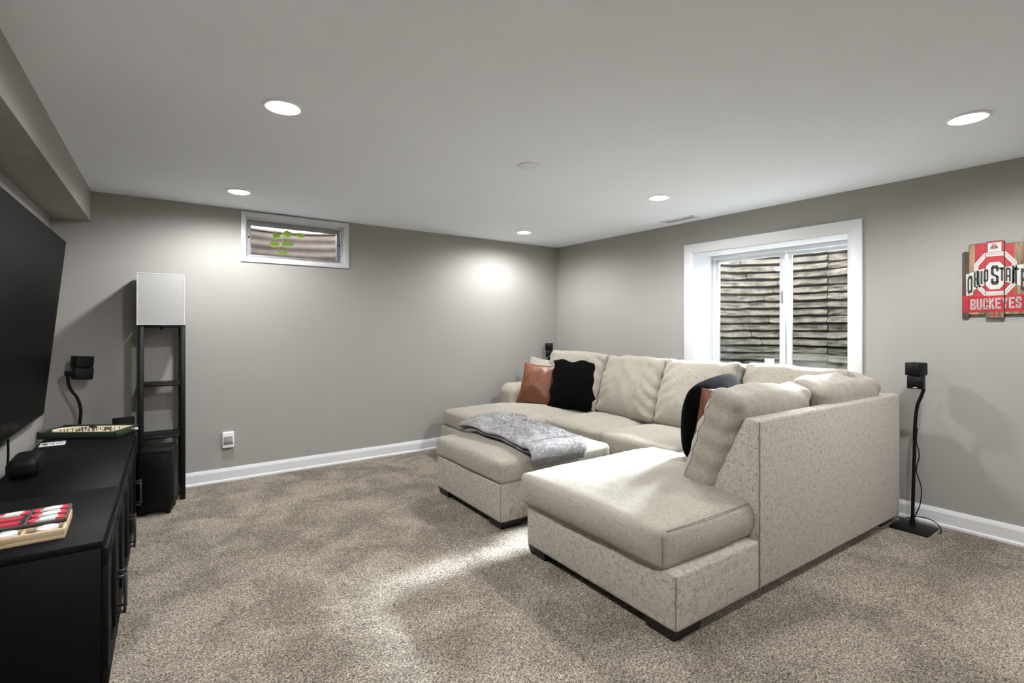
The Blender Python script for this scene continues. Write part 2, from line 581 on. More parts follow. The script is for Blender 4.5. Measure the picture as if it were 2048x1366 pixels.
# ------------------------------------------------------------------ window_1 (big, right wall)
w1 = empty('window_1', (XR, 2.083, WIN['z0'])); tag(w1, 'wide white sliding window in a deep reveal behind the sofa', kind='structure')
W1O = (XR, 2.083, WIN['z0'])


def w1part(name, mb, mat, parent=None):
    po = mb.build(name, mat, parent or w1, off=W1O)
    return po


cz0, cz1, cy0, cy1 = WIN['z0'] - .085, 1.963, 1.380, 2.786
# casing boards, mitred
def mitre(pts):
    mb = MB(); mb.prism(pts, 'x', XR - .018, XR + .002, r=.002, seg=1); return mb
iy0, iy1, iz0, iz1 = WIN['y0'], WIN['y1'], WIN['z0'], WIN['z1']
w1part('casing', mitre([(cy0, cz1), (cy1, cz1), (iy1, iz1), (iy0, iz1)]), M['trim'])
w1part('casing', mitre([(cy0, cz0), (iy0, iz0), (iy0, iz1), (cy0, cz1)]), M['trim'])
w1part('casing', mitre([(cy1, cz0), (cy1, cz1), (iy1, iz1), (iy1, iz0)]), M['trim'])
w1part('casing', mitre([(cy0, cz0), (cy1, cz0), (iy1, iz0), (iy0, iz0)]), M['trim'])
for nm, bx in (('jamb', (XR - .002, XR + WT, iy0 - .012, iy0 + .004, iz0, iz1)), ('jamb', (XR - .002, XR + WT, iy1 - .004, iy1 + .012, iz0, iz1)),
               ('head', (XR - .002, XR + WT, iy0, iy1, iz1 - .004, iz1 + .012)), ('sill', (XR - .002, XR + WT, iy0, iy1, iz0 - .012, iz0 + .004))):
    mb = MB(); mb.box(*bx); w1part(nm, mb, M['trim'])
XS = XR + .31
# outer vinyl frame
fy0, fy1, fz0, fz1 = iy0 + .004, iy1 - .004, iz0 + .004, iz1 - .004
mb = MB(); mb.rbox(XS - .03, XS + .05, fy0, fy1, fz1 - .035, fz1, .004); mb.rbox(XS - .03, XS + .05, fy0, fy1, fz0, fz0 + .035, .004)
mb.rbox(XS - .03, XS + .05, fy0, fy0 + .035, fz0 + .034, fz1 - .034, .004); mb.rbox(XS - .03, XS + .05, fy1 - .035, fy1, fz0 + .034, fz1 - .034, .004)
w1part('frame', mb, M['vinyl'])


def sash(ya, yb, x, ra, rb_):
    mb = MB()
    mb.rbox(x, x + .022, ya, yb, fz1 - .062, fz1 - .033, .003); mb.rbox(x, x + .022, ya, yb, fz0 + .033, fz0 + .075, .003)
    mb.rbox(x, x + .022, ya, ya + ra, fz0 + .074, fz1 - .061, .003); mb.rbox(x, x + .022, yb - rb_, yb, fz0 + .074, fz1 - .061, .003)
    s = w1part('sash', mb, M['vinyl'])
    mb = MB(); mb.box(x + .009, x + .013, ya + ra - .003, yb - rb_ + .003, fz0 + .07, fz1 - .058)
    w1part('pane', mb, M['glass'], s)
    return s


s1 = sash(2.045, fy1 - .030, XS - .012, .042, .030)
s2 = sash(fy0 + .030, 2.047, XS + .014, .030, .045)
mb = MB(); mb.rbox(XS - .024, XS - .010, 2.058, 2.074, 1.42, 1.52, .003); w1part('latch', mb, M['grey_vinyl'], s1)
# paper stickers left on the glass
mb = MB(); mb.box(XS - .0045, XS - .0035, 2.135, 2.215, .905, .955); st_ = w1part('sticker', mb, M['white'], s1)
mb = MB()
for k in range(3): mb.box(XS - .0050, XS - .0046, 2.150, 2.200 - .008 * k, .918 + .010 * k, .921 + .010 * k)
w1part('sticker_print', mb, M['sg_grey'], st_)
mb = MB(); mb.box(XS + .0215, XS + .0225, 1.87, 1.97, .885, .905); w1part('sticker', mb, M['grey_vinyl'], s2)

# ------------------------------------------------------------------ window well outside window_1
WC = (4.36, 2.10)      # centre of the half ellipse at the foundation
WA, WB_ = .86, .90     # depth along x, half width along y
well = empty('window_well', (WC[0], WC[1], .55)); tag(well, 'curved window well of moulded tan ledge stone outside the big window', 'window well')


def arc_pt(th, w, z):
    c, s = math.cos(th), math.sin(th)
    return (WC[0] + (WA + w) * c - WC[0], WC[1] + (WB_ + w) * s - WC[1], z - .55)


mb = MB(); NS = 40
V = []; F = []
for i in range(NS + 1):
    th = -math.pi / 2 + math.pi * i / NS
    for z in (.5, 2.06): V.append(arc_pt(th, .075, z))
    for z in (.5, 2.06): V.append(arc_pt(th, .13, z))
for i in range(NS):
    a = i * 4; c = a + 4
    F += [(a, c, c + 1, a + 1), (a + 2, a + 3, c + 3, c + 2), (a + 1, c + 1, c + 3, a + 3)]
mb.add(V, F, True); mb.build('shell', M['stone_dark'], well)
mb = MB()
V = [(0 - .02, 0, .08 - .0)] + [arc_pt(-math.pi / 2 + math.pi * i / NS, .1, .63) for i in range(NS + 1)]
mb.add(V, [(0, i, i + 1) for i in range(1, NS + 1)]); mb.build('gravel_bed', M['gravel'], well)

rnd = random.Random(3)
ROW = .0745
G4, F4 = cubegrid(8)
SEAM = math.asin((2.13 - WC[1]) / WB_) + .0
row = 0
z = .66
def make_stone(th0, th1, z0, z1, depth, seed):
    R = []
    tm = (th0 + th1) / 2
    for g in G4:
        a, h, dd = g       # a along arc, h height, dd depth (-1 front)
        hh = h * (1 - .10 * abs(a) ** 6)
        th = tm + (th1 - th0) / 2 * a * (1 - .03 * abs(h) ** 4)
        zz = (z0 + z1) / 2 + (z1 - z0) / 2 * hh
        prof = (.66 + .34 * (1 - h) / 2) * (1 - .55 * max(0, (h - .7) / .3) ** 2) * (1 - .35 * max(0, (-h - .88) / .12))
        w = .075 if dd > 0.99 else (.075 - depth * (1 - dd) / 2 * (prof - .08 * abs(a) ** 8))
        k = nz(th * 6 + seed, zz * 14, seed * 1.7)
        k2 = nz(th * 14 + seed, zz * 30, seed * .7)
        if dd < .99:
            k3 = abs(nz(th * 5 - zz * 9 + seed, zz * 16 + th * 3, seed * .3))
            w += (.014 * k + .010 * k2 + .030 * k3) * (1 - dd) / 2
        zz += .009 * nz(th * 7, seed * 3.1, zz * 5)
        R.append(arc_pt(th, w, zz))
    return R


while z < 1.98:
    for side in (0, 1):
        lo, hi = (SEAM, math.pi / 2 * .99) if side == 0 else (-math.pi / 2 * .99, SEAM)
        th = lo + .0005
        while th < hi - .02:
            ln = rnd.uniform(.35, .95)
            t1 = min(th + ln, hi)
            if hi - t1 < .14: t1 = hi
            if side == 0:
                dep = rnd.uniform(.056, .074); za, zb = z + .007, z + ROW - .005
            else:
                dep = rnd.choice((.030, .055, .075, .06)); za, zb = z + .003, z + ROW - rnd.uniform(.002, .012)
            Vs = make_stone(th + .0012, t1 - .0012, za, zb, dep, rnd.uniform(0, 50))
            cx = np.mean(np.array(Vs), axis=0)
            mbs = MB(); mbs.add(Vs, F4, False)
            o = mbs.build('stone', M['stone'], well, off=tuple(cx)); o.location = cx
            th = t1
    z += ROW

# dark facing added outside, around the window, to soak up bounced sun
b = MB()
for (ya, yb, za, zb) in ((1.0, iy0 - .012, .4, 2.3), (iy1 + .012, 3.2, .4, 2.3), (iy0 - .012, iy1 + .012, .4, iz0 - .012), (iy0 - .012, iy1 + .012, iz1 + .012, 2.3)):
    b.box(XR + WT, XR + WT + .015, ya, yb, za, zb)
tag(b.build('sun_absorber', M['foundation']), 'dark facing added on the foundation to soak up sun outside the big window', kind='structure')

# ------------------------------------------------------------------ window_2 (small, back wall)
w2 = empty('window_2', (1.024, YB, SW['z0'])); tag(w2, 'small basement hopper window near the ceiling in a white surround', kind='structure')
W2O = (1.024, YB, SW['z0'])


def w2part(name, mb, mat, parent=None): return mb.build(name, mat, parent or w2, off=W2O)


ox0, ox1, oz0, oz1 = .595, 1.460, 1.752, 2.157
x0, x1, z0, z1 = SW['x0'], SW['x1'], SW['z0'], SW['z1']
def mitre2(pts):
    mb = MB(); mb.prism(pts, 'y', YB - .014, YB + .002, r=.0015, seg=1); return mb
for pts in ([(ox0, oz1), (ox1, oz1), (x1, z1), (x0, z1)], [(ox0, oz0), (x0, z0), (x0, z1), (ox0, oz1)],
            [(ox1, oz0), (ox1, oz1), (x1, z1), (x1, z0)], [(ox0, oz0), (ox1, oz0), (x1, z0), (x0, z0)]):
    w2part('casing', mitre2(pts), M['trim'])
for nm, bx in (('jamb', (x0 - .01, x0 + .003, YB - .002, YB + .2, z0, z1)), ('jamb', (x1 - .003, x1 + .01, YB - .002, YB + .2, z0, z1)),
               ('head', (x0, x1, YB - .002, YB + .2, z1 - .003, z1 + .01)), ('sill', (x0, x1, YB - .002, YB + .2, z0 - .01, z0 + .003))):
    mb = MB(); mb.box(*bx); w2part(nm, mb, M['trim'])
yw = YB + .045
mb = MB(); a = .012
mb.rbox(x0 + .003, x1 - .003, yw, yw + .03, z1 - .003 - a, z1 - .003, .002); mb.rbox(x0 + .003, x1 - .003, yw, yw + .03, z0 + .003, z0 + .003 + a, .002)
mb.rbox(x0 + .003, x0 + .003 + a, yw, yw + .03, z0 + .014, z1 - .014, .002); mb.rbox(x1 - .003 - a, x1 - .003, yw, yw + .03, z0 + .014, z1 - .014, .002)
w2part('frame', mb, M['vinyl'])
mb = MB(); a = .030; q0, q1, r0, r1 = x0 + .018, x1 - .018, z0 + .016, z1 - .018
mb.rbox(q0, q1, yw + .010, yw + .04, r1 - .042, r1, .003); mb.rbox(q0, q1, yw + .010, yw + .04, r0, r0 + .018, .003)
mb.rbox(q0, q0 + a, yw + .010, yw + .04, r0 + .017, r1 - .041, .003); mb.rbox(q1 - a, q1, yw + .010, yw + .04, r0 + .017, r1 - .041, .003)
hs = w2part('sash', mb, M['grey_vinyl'])
mb = MB(); mb.box(q0 + a - .003, q1 - a + .003, yw + .022, yw + .026, r0 + .015, r1 - .039); w2part('pane', mb, M['glass'], hs)
for xx in (q0 + .012, q1 - .012):
    mb = MB(); mb.rbox(xx - .006, xx + .006, yw + .002, yw + .014, 1.955, 1.967, .002); w2part('latch', mb, M['black'], hs)

sw = empty('window_well', (1.024, YB + .2, 1.5)); tag(sw, 'rusty brown ribbed steel window well outside the small window', 'window well')
mb = MB(); V = []; F = []
NA, NZ_ = 36, 60
for i in range(NA + 1):
    th = math.pi * i / NA
    for k in range(NZ_ + 1):
        z = 1.45 + .71 * k / NZ_
        rr = .005 * math.sin(z * 2 * math.pi / .085)
        V.append(((.66 + rr) * -math.cos(th), (.62 + rr) * math.sin(th), z - 1.5))
for i in range(NA):
    for k in range(NZ_):
        a = i * (NZ_ + 1) + k; c = a + NZ_ + 1
        F.append((a, c, c + 1, a + 1))
mb.add(V, F, True); mb.build('ribbed_wall', M['earth'], sw)
mb = MB(); mb.tube([((.66) * -math.cos(math.pi * i / NA), .62 * math.sin(math.pi * i / NA), .66) for i in range(NA + 1)], .012, 8); mb.build('rim', M['earth'], sw)
mb = MB(); V = [(0, 0, .02)] + [(.66 * -math.cos(math.pi * i / NA), .62 * math.sin(math.pi * i / NA), .02) for i in range(NA + 1)]
mb.add(V, [(0, i + 1, i) for i in range(1, NA + 1)]); mb.build('gravel_bed', M['gravel'], sw)

# unseen wall added to keep direct sun out of the small window well
b = MB(); b.box(1.95, 2.25, YB + .2, 7.2, 1.2, 5.0)
tag(b.build('wall_sun_blocker', M['foundation']), 'added unseen wall blocking sun from the small window well', kind='structure')

# leafy sprig growing down in front of the small window
LV = [(.905, 2.022, .036, .030, 'topmost'), (1.000, 2.052, .040, .030, 'upper'), (1.115, 2.052, .040, .022, ''), (.890, 1.948, .044, .026, ''), (1.000, 1.962, .060, .020, ''), (.962, 1.885, .050, .014, '')]
vine = empty('vine', (.96, 4.80, 1.98)); tag(vine, 'sprig of bright green leaves hanging outside the small window', 'plant')
mb = MB(); mb.tube([(.955 - .96, .05, .18), (.96 - .96, .03, .08), (.955 - .96, .02, -.02), (.965 - .96, .02, -.10)], .0025, 6, 5)
mb.tube([(0, .03, .08), (.08, .03, .10), (.155, .02, .075)], .002, 6, 5); mb.tube([(0, .03, .06), (-.05, .02, .05)], .002, 6, 4); mb.tube([(-.003, .02, -.02), (-.07, .02, -.03)], .002, 6, 4); mb.tube([(-.003, .02, -.01), (.04, .02, -.015)], .002, 6, 4)
mb.build('stem', M['leaf'], vine)
for k, (lx, lz, lw, lh, _) in enumerate(LV):
    mb = MB(); V = []; F = []; n = 14
    V.append((0, 0, 0))
    for i in range(n):
        a = 2 * math.pi * i / n
        V.append((lw * math.cos(a) * (1 - .15 * math.cos(2 * a)), .010 * math.cos(2 * a), lh * math.sin(a) * (1.0 + .2 * math.cos(3 * a))))
    F = [(0, 1 + i, 1 + (i + 1) % n) for i in range(n)]
    mb.add(V, F, True)
    o = mb.build('leaf', M['leaf'], vine); o.location = (lx - .96, 0.0 + .01 * (k % 3), lz - 1.98)

# ------------------------------------------------------------------ ceiling fixtures
LIGHTS = [(.465, 2.329, 'round recessed ceiling light nearest the television, over open carpet'),
          (.505, 3.958, 'round recessed ceiling light in front of the small window'),
          (3.024, 3.989, 'round recessed ceiling light in the far corner above the sofa chaise'),
          (3.016, 2.347, 'round recessed ceiling light in front of the ceiling vent'),
          (3.005, .637, 'large-looking recessed ceiling light at the right, above the wall sign'),
          (.48, .62, 'round recessed ceiling light over the camera side of the room'),
          (.48, -1.15, 'round recessed ceiling light behind the camera near the television wall'),
          (3.0, -1.15, 'round recessed ceiling light behind the camera near the window wall')]
for (lx, ly, lab) in LIGHTS:
    e = empty('recessed_light', (lx, ly, H)); tag(e, lab, 'ceiling light', 'recessed ceiling lights')
    mb = MB(); prof = [(.062, -.0005), (.062, -.004), (.066, -.008), (.076, -.008), (.082, -.005), (.083, 0.0)]
    n = 40; V = []; F = []
    for (r, zz) in prof:
        for k in range(n): V.append((r * math.cos(2 * math.pi * k / n), r * math.sin(2 * math.pi * k / n), zz))
    for i in range(len(prof) - 1):
        for k in range(n): F.append((i * n + k, i * n + (k + 1) % n, (i + 1) * n + (k + 1) % n, (i + 1) * n + k))
    mb.add(V, F, True); mb.build('trim_ring', M['fixture'], e)
    mb = MB(); mb.lathe([(.062, -.001), (.062, -.006), (.056, -.0105), (.035, -.013), (.001, -.014)], 40); mb.build('lens', M['lens'], e)
    # domed lens: throws its light evenly in every direction below the ceiling
    ld = bpy.data.lights.new('lamp', 'SPOT'); ld.energy = LAMP_W; ld.color = (.985, .985, 1.0)
    ld.spot_size = math.radians(174); ld.spot_blend = .60; ld.shadow_soft_size = .05
    lo = bpy.data.objects.new('lamp', ld); link(lo, e); lo.location = (0, 0, -.018)

e = empty('ceiling_cover_plate', (1.801, 2.336, H)); tag(e, 'flat white round cover plate screwed to the ceiling', 'cover plate')
mb = MB(); mb.lathe([(.066, 0), (.066, -.004), (.063, -.008), (.03, -.010), (.001, -.010)], 40); mb.build('disc', M['fixture'], e)
for sx in (-.03, .03):
    mb = MB(); mb.lathe([(.0035, 0), (.0035, -.002), (.001, -.0025)], 10, (sx, -sx * .4, -.0095)); mb.build('screw', M['grey_vinyl'], e)

px, py, _ = fw(TH_L, -.535, 2.86)
e = empty('ceiling_cover_plate', (px, py, 1.957)); tag(e, 'round cover plate under the bulkhead above the television', 'cover plate')
mb = MB(); mb.lathe([(.085, 0), (.085, -.003), (.08, -.005), (.001, -.005)], 40); mb.build('disc', M['wall'], e)

e = empty('ceiling_vent', (3.775, 2.72, H)); tag(e, 'white slotted air vent in the ceiling above the window', 'vent')
mb = MB(); mb.rbox(-.055, .055, -.165, -.145, -.008, 0, .002); mb.rbox(-.055, .055, .145, .165, -.008, 0, .002)
mb.rbox(-.055, -.037, -.165, .165, -.008, 0, .002); mb.rbox(.037, .055, -.165, .165, -.008, 0, .002); mb.build('frame', M['fixture'], e)
mb = MB(); mb.box(-.037, .037, -.145, .145, -.0015, -.0005); mb.build('backing', M['grey_vinyl'], e)
for k in range(5):
    mb = MB(); xx = -.029 + k * .0145
    mb.prism([(xx - .005, -.008), (xx - .003, -.008), (xx + .005, -.002), (xx + .003, -.002)], 'y', -.145, .145); mb.build('slat', M['fixture'], e)

# ------------------------------------------------------------------ wall outlet
e = empty('wall_outlet', (.502, YB, .331)); tag(e, 'white outlet adapter with sockets on the back wall', 'outlet')
mb = MB(); mb.rbox(-.041, .041, -.034, 0, -.062, .062, .006, 3); mb.build('housing', M['outlet'], e)
mb = MB(); mb.rbox(-.033, .033, -.037, -.033, -.036, .030, .002); fc = mb.build('faceplate', M['sg_grey'], e)
for sx in (-.016, .016):
    mb = MB()
    mb.box(sx - .009, sx - .006, -.0385, -.0365, .012, .022); mb.box(sx + .006, sx + .009, -.0385, -.0365, .012, .022); mb.lathe([(.003, -.0385 * 0), (.003, .001)], 8, (sx, -.0375, .004))
    mb.box(sx - .009, sx + .009, -.0385, -.0365, -.016, -.011); mb.build('socket', M['slot'], fc)
mb = MB(); mb.box(-.033, .033, -.0385, -.0365, -.030, -.025); mb.build('slot_strip', M['slot'], fc)

# ------------------------------------------------------------------ sofa
SO = (2.9, 2.85)      # origin of sofa in its frame
sofa = empty('sectional_sofa', fw(TH_S, SO[0], SO[1], 0), -TH_S)
tag(sofa, 'large U-shaped cream tweed sectional sofa under the window', 'sofa')
SOFF = (SO[0], SO[1], 0)


def sp(name, mb, mat, parent=None): return mb.build(name, mat, parent or sofa, off=SOFF)


def soft(name, mat, *a, parent=None, **k):
    mb = MB(); V, F = softbox(*a, **k); mb.add(V, F, True); return sp(name, mb, mat, parent)


# bases
base1 = soft('base', M['sofa'], 1.597, 2.178, 1.235, 2.207, .045, .268, .012, cuts=22, bulge=.006)
mb = MB(); mb.rbox(2.17, 3.76, 1.40, 2.25, .05, .268, .01); mb.rbox(2.69, 3.76, 2.0, 4.45, .045, .268, .012, 3); sp('base', mb, M['sofa'])
soft('base', M['sofa'], 2.180, 2.72, 3.450, 4.455, .045, .268, .012, cuts=18, bulge=.006)
# near back, wedge shaped
mb = MB(); mb.prism([(1.235, .045), (1.235, .803), (1.308, .806), (1.49, .43), (1.49, .045)], 'x', 2.176, 3.776, r=.014, seg=3)
nb = sp('backrest', mb, M['sofa'])
mb = MB(); mb.prism([(3.772, .045), (3.772, .80), (3.70, .80), (3.50, .43), (3.50, .045)], 'y', 1.26, 4.47, r=.014, seg=3)
sp('backrest', mb, M['sofa'])
# far arm
def armfn(R, u, v, w, N):
    return R
soft('arm', M['cushion'], 2.865, 3.62, 4.17, 4.475, .25, .635, .085, cuts=22, crown=.012, bulge=.02, wr=.006, seed=3)
# seams
mb = MB()
mb.tube([(2.178, 1.2345, .05), (2.176, 1.2345, .42), (2.176, 1.2345, .795)], .0022, 6)
sp('seam', mb, M['seam'], nb)
mb = MB(); mb.tube([(1.5985, 1.2375, .055), (1.5975, 1.236, .262)], .0022, 6); sp('seam', mb, M['seam'], base1)
# seat cushions
def chaise_fn(R, u, v, w, N):
    # soft pull folds on the lit top and a sunken middle
    for i in range(len(R)):
        if w[i] > .3:
            x, y = R[i, 0], R[i, 1]
            d = (x * .72 + y * .69)
            env = math.exp(-((x - .30) / .26) ** 2) * math.exp(-((y - .20) / .26) ** 2)
            R[i, 2] += .0065 * env * math.sin(d * 95 + 1.4 * math.sin((x - y) * 7)) * w[i]
    return R
c1 = soft('seat_cushion', M['cushion'], 1.582, 2.668, 1.288, 2.255, .262, .425, .030, cuts=60, crown=.042, bulge=.030, wr=.006, seed=1, fn=chaise_fn)
soft('seat_cushion', M['cushion'], 2.665, 3.52, 1.50, 2.062, .262, .430, .035, cuts=20, crown=.03, bulge=.01, wr=.006, seed=2)
soft('seat_cushion', M['cushion'], 2.655, 3.52, 2.068, 2.745, .262, .440, .035, cuts=26, crown=.034, bulge=.012, wr=.006, seed=5)
soft('seat_cushion', M['cushion'], 2.655, 3.52, 2.750, 3.420, .262, .440, .035, cuts=26, crown=.034, bulge=.012, wr=.006, seed=6)
soft('seat_cushion', M['cushion'], 2.195, 3.52, 3.427, 4.440, .262, .425, .04, cuts=32, crown=.045, bulge=.018, wr=.007, seed=8)
# piping along the near edges of the front cushion
mb = MB(); mb.tube([(1.592, 1.296, .285), (1.583, 1.286, .34), (1.592, 1.296, .405)], .002, 6, 6); sp('seam', mb, M['seam'], c1)
mb = MB(); mb.tube([(1.61, 1.291, .418), (1.75, 1.281, .421), (1.9, 1.2785, .422), (2.05, 1.2795, .422), (2.17, 1.281, .422)], .002, 6, 6)
sp('seam', mb, M['seam'], c1)
# legs: shallow dark blocks, tapered
def leg(s0, s1, t0, t1, zt=.047):
    mb = MB(); k = .012
    V = [(s0 + k, t0 + k, 0), (s1 - k, t0 + k, 0), (s1 - k, t1 - k, 0), (s0 + k, t1 - k, 0), (s0, t0, zt), (s1, t0, zt), (s1, t1, zt), (s0, t1, zt)]
    mb.add(V, [(0, 3, 2, 1), (4, 5, 6, 7), (0, 1, 5, 4), (1, 2, 6, 5), (2, 3, 7, 6), (3, 0, 4, 7)])
    return mb
for a in ((1.600, 1.78, 1.245, 1.40), (1.600, 1.74, 2.06, 2.20), (3.58, 3.75, 1.26, 1.42), (2.70, 2.84, 2.4, 2.54), (2.19, 2.33, 4.30, 4.44), (2.19, 2.33, 3.46, 3.60), (3.6, 3.74, 4.3, 4.44)):
    sp('leg', leg(*a), M['leg'])
mb = MB(); mb.box(1.64, 2.2, 1.30, 2.17, .018, .046); mb.box(2.2, 3.72, 1.42, 2.2, .018, .046); sp('dust_cover', mb, M['leg'])


def back_cushion(w, h, d, seed, ear=.02):
    """local: x along width, y thickness (front -y), z height from 0."""
    G, F = cubegrid(44)
    R = np.zeros_like(G)
    rr = .05
    half = np.array([w / 2, d * .34, h / 2])
    Gs = np.sign(G) * np.abs(G) ** .85
    P = Gs * half; inner = half - rr
    Q = np.clip(P, -inner, inner); D = P - Q
    L = np.linalg.norm(D, axis=1, keepdims=True); L[L == 0] = 1
    N = D / L; R = Q + N * rr
    u = np.clip(R[:, 0] / half[0], -1, 1); v = np.clip(R[:, 1] / half[1], -1, 1); t = np.clip(R[:, 2] / half[2], -1, 1)
    fat = (1 - np.abs(u) ** 2.6) * (1 - np.abs(t) ** 2.4)
    low = 1 - .28 * t
    R[:, 1] += np.sign(v) * np.abs(v) ** .8 * d * .20 * fat * low
    R[:, 2] += .022 * (1 - u ** 2) * (t > 0) * t ** 3 * (1 - ear * 20) + ear * np.abs(u) ** 6 * np.clip(t, 0, 1) ** 4
    R[:, 0] *= 1 - .03 * np.clip(t, 0, 1) ** 2 * (1 - np.abs(t)) - .018 * (1 - t ** 2)
    for i in range(len(R)):
        x, y, z = R[i]
        edge = max(abs(u[i]), abs(t[i]))
        # folds running in from the sides and top corners
        cx = (1 - abs(u[i])); cz = (1 - t[i]) / 2
        f1 = math.sin((z * 1.0 + abs(x) * .55) * 62 + 2.5 * nz(x * 5 + seed, z * 5, seed)) * math.exp(-(cx / .42) ** 2) * (.4 + .6 * max(0, nz(z * 6 + seed * 2, x * 2, 1.3) + .4))
        f2 = nz(x * 3.2 + seed, y * 3, z * 3.6 + seed * .7)
        f3 = .4 - abs(nz(x * 5 + z * 4 + seed, z * 2.2 - x * 2, seed * 2.2))
        R[i] += N[i] * (.0065 * f1 + .016 * f2 + .014 * f3 + .006 * (.3 - abs(nz(x * 11 - z * 5 + seed, z * 4 + x * 3, seed * 1.3))))
    R[:, 2] += h / 2
    gy = np.unique(np.round(G[:, 1], 5)); yv = gy[np.argmin(np.abs(gy + .72))]
    sel = [i for i in range(len(R)) if G[i, 0] > .999 and abs(G[i, 1] - yv) < 1e-4]
    sel.sort(key=lambda i: G[i, 2])
    seam = [tuple(R[i] + N[i] * .0008) for i in sel]
    return R, F, seam


def put_cushion(s, t, z, ang, lean, w, h, d, seed, ear=.02, roll=0.0):
    """bottom centre at s,t,z; ang = turn of the width axis; lean back angle."""
    V, F, seam = back_cushion(w, h, d, seed, ear)
    mt = Matrix.Translation((s - SO[0], t - SO[1], z)) @ Matrix.Rotation(ang, 4, 'Z') @ Matrix.Rotation(-lean, 4, 'X') @ Matrix.Rotation(roll, 4, 'Y')
    mb = MB(); mb.add(V, F, True)
    o = mb.build('back_cushion', M['cushion'], sofa)
    o.matrix_local = mt
    mb = MB(); mb.tube(seam, .0016, 6); mb.build('seam', M['seam'], o)
    return o


HP = math.pi / 2
# along the window wall: width axis runs along t, front faces -s
put_cushion(3.235, 3.735, .425, -HP, math.radians(17), .83, .555, .27, 1.0, .012)
put_cushion(3.215, 2.985, .440, -HP, math.radians(19), .66, .53, .28, 2.0, .022)
put_cushion(3.215, 2.345, .440, -HP, math.radians(19), .64, .53, .28, 3.7, .024)
put_cushion(3.27, 1.69, .425, -HP, math.radians(19), .66, .54, .28, 5.1, .018)
# along the near back: front faces +t
put_cushion(2.505, 1.565, .415, math.pi, math.radians(20), .73, .515, .25, 6.3, .016)
put_cushion(3.245, 1.535, .415, math.pi, math.radians(20), .76, .525, .27, 7.9, .004)

# ------------------------------------------------------------------ ottoman
OT = (2.08, 2.95)
ott = empty('ottoman', fw(TH_S, OT[0], OT[1]), -TH_S); tag(ott, 'cream tweed storage ottoman in the middle of the sofa', 'ottoman')
OOFF = (OT[0], OT[1], 0)
mb = MB(); V, F = softbox(1.630, 2.525, 2.520, 3.385, .045, .280, .012, cuts=22, bulge=.005); mb.add(V, F, True); ob = mb.build('base', M['sofa'], ott, off=OOFF)
mb = MB(); V, F = softbox(1.622, 2.540, 2.512, 3.395, .272, .412, .032, cuts=40, crown=.05, bulge=.012, wr=.005, seed=4); mb.add(V, F, True)
oc = mb.build('cushion', M['cushion'], ott, off=OOFF)
mb = MB(); mb.tube([(1.6315, 2.5215, .05), (1.629, 2.519, .165), (1.6315, 2.5215, .275)], .002, 6); mb.build('seam', M['seam'], ob, off=OOFF)
for a in ((1.634, 1.80, 2.526, 2.68), (1.634, 1.78, 3.22, 3.375), (2.36, 2.515, 2.526, 2.68), (2.36, 2.515, 3.22, 3.375)):
    leg(*a).build('leg', M['leg'], ott, off=OOFF)
mb = MB(); mb.box(1.67, 2.48, 2.56, 3.34, .016, .046); mb.build('dust_cover', M['leg'], ott, off=OOFF)

# ------------------------------------------------------------------ throw blanket on the ottoman
def ott_top(s, t):
    u = (s - 2.081) / .459; v = (t - 2.9535) / .4415
    return .412 + .05 * max(0, 1 - min(1, abs(u)) ** 2.5) * max(0, 1 - min(1, abs(v)) ** 2.5)


bl = empty('throw_blanket', fw(TH_S, 2.0, 2.95, .46), -TH_S); tag(bl, 'soft grey faux-fur throw folded over the ottoman', 'blanket')
BO = (2.0, 2.95, .46)


